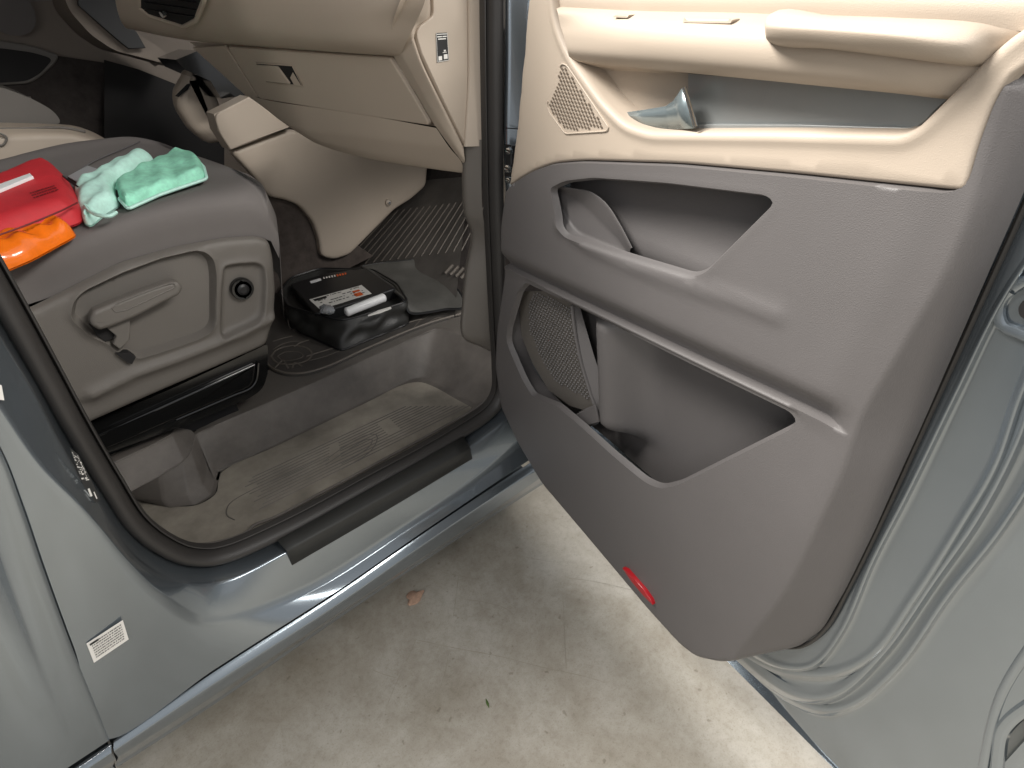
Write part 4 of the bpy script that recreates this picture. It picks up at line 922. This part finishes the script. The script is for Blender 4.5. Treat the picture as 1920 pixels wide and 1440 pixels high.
g1 = puff([(143, 370), (152, 352), (180, 345), (215, 318), (268, 292), (292, 302), (250, 330), (222, 345), (217, 365), (225, 385), (195, 403), (170, 424), (158, 420), (150, 395)], .006, .03, 'green_packet', 'mint', 'crumpled pale green packet wedged between the red pouch and the other green packet', 'packet', .38, 9, .02, step=.005)
g2 = puff([(218, 350), (300, 305), (335, 290), (365, 296), (382, 312), (388, 335), (300, 365), (240, 392), (225, 375)], .012, .022, 'green_packet', 'green', 'flat rounded green cloth packet with pale edges nearest the front of the seat', 'packet', .42, 12, .012, step=.005)
ed = roundpts(seatplane([(218, 350), (300, 305), (335, 290), (365, 296), (382, 312), (388, 335), (300, 365), (240, 392), (225, 375)], .018), .01); obj('packet_edge', *tube(resample(ed, .005), .0035, 6), 'mint', g2)
ed = seatplane([(160, 385), (175, 400), (205, 405), (218, 398)], .03); obj('packet_fold', *tube(cat(ed, 4), .004, 6), 'mint', g1)
lf = seatplane([(128, 332), (165, 312), (195, 322), (150, 345)], .010); M['foil'] = mat('grey_leaflet', (.35, .36, .37), .35); obj('leaflet', *prism(lf, (0, 0, .002)), 'foil', smooth=0, label='thin grey leaflet on the seat between the red pouch and the green packet', cat='leaflet')

# pillar warning label, black with pale marks
lb = [(131, 838), (150, 858), (187, 925), (186, 956), (168, 935), (132, 870)]
kp_ = PL(lb, y=.072); 
wl = [(132, 842), (146, 856), (186, 930), (184, 955)]
qd = PL([(131, 840), (147, 852), (188, 935), (170, 950)], y=.040)
nn = np.cross(qd[1] - qd[0], qd[3] - qd[0]); nn /= np.linalg.norm(nn); nn = nn if nn @ (C0 - qd[0]) > 0 else -nn
obj('warning_label', *prism(qd, nn * .0006), 'ink', body, smooth=0)
rg = random.Random(3); printing('warning_label_print', qd, [(s, t, s + rg.uniform(.05, .2), t + rg.uniform(.012, .03)) for s in np.arange(.08, .8, .2) for t in np.arange(.05, .55, .04) if rg.random() < .7] + [(.3, .7, .5, .85), (.7, .8, .8, .95)], 'paper', body, nn, .0012)

# ================================================================== ON THE FLOOR
def spot(px, py): return P(px, py, z=0.)
A = []; c = spot(778, 1122)
for i in range(8):
    th = i / 7 * math.pi
    A.append([c + np.array([.026 * math.sin(th) * math.cos(a) * (1 + .35 * math.sin(3 * a + .7 * i)), .018 * math.sin(th) * math.sin(a) * (1 + .4 * math.cos(2 * a + i)), .007 + .007 * math.cos(th)]) for a in np.linspace(0, 6.283, 18, endpoint=False)])
obj('leaf', *grid(np.array(A), closed_v=True), 'debris', smooth=25, label='small crumpled pinkish-brown dry leaf on the concrete beside the sill', cat='leaf')
gp = cat(np.array([spot(911, 1310), spot(914, 1320) + [0, 0, .004], spot(917, 1328) + [0, 0, .002]]), 4); obj('grass_blade', *tube(gp, [.0008, .0015, .002, .003, .003, .003, .002, .001, .0008][:len(gp)], 6, flat=.4), 'grass', label='tiny dark green blade of grass on the open concrete', cat='grass blade')
M['scratch'] = mat('scuff_mark', (.31, .28, .225), .7)
parts = []
for pts in [[(780, 1200), (850, 1215), (940, 1232), (1010, 1250), (1100, 1270), (1140, 1282)], [(780, 1200), (765, 1235), (735, 1300), (722, 1335)], [(695, 1255), (720, 1265), (745, 1272)], [(842, 1220), (835, 1260), (822, 1300)], [(820, 1072), (860, 1080), (900, 1088)], [(860, 1080), (855, 1120), (850, 1160)], [(1055, 1110), (1058, 1180), (1062, 1260)], [(855, 1122), (910, 1130), (945, 1140), (965, 1155)], [(1050, 1082), (1120, 1092), (1190, 1108)], [(960, 1040), (1000, 1048), (1040, 1055)]]:
    q = cat(np.array([spot(*p) for p in pts]), 5); t = np.gradient(q, axis=0); t /= np.linalg.norm(t, axis=1)[:, None]; nn = np.stack([-t[:, 1], t[:, 0], 0 * t[:, 0]], 1)
    w = .0006 * (.3 + RNG.random(len(q)))[:, None]; w[0] = w[-1] = .0001; A = np.stack([q + nn * w, q - nn * w], 1) + [0, 0, .0015]; parts.append(grid(A))
obj('scuff_mark', *join(*parts), 'scratch', floor, smooth=0, kind='stuff')
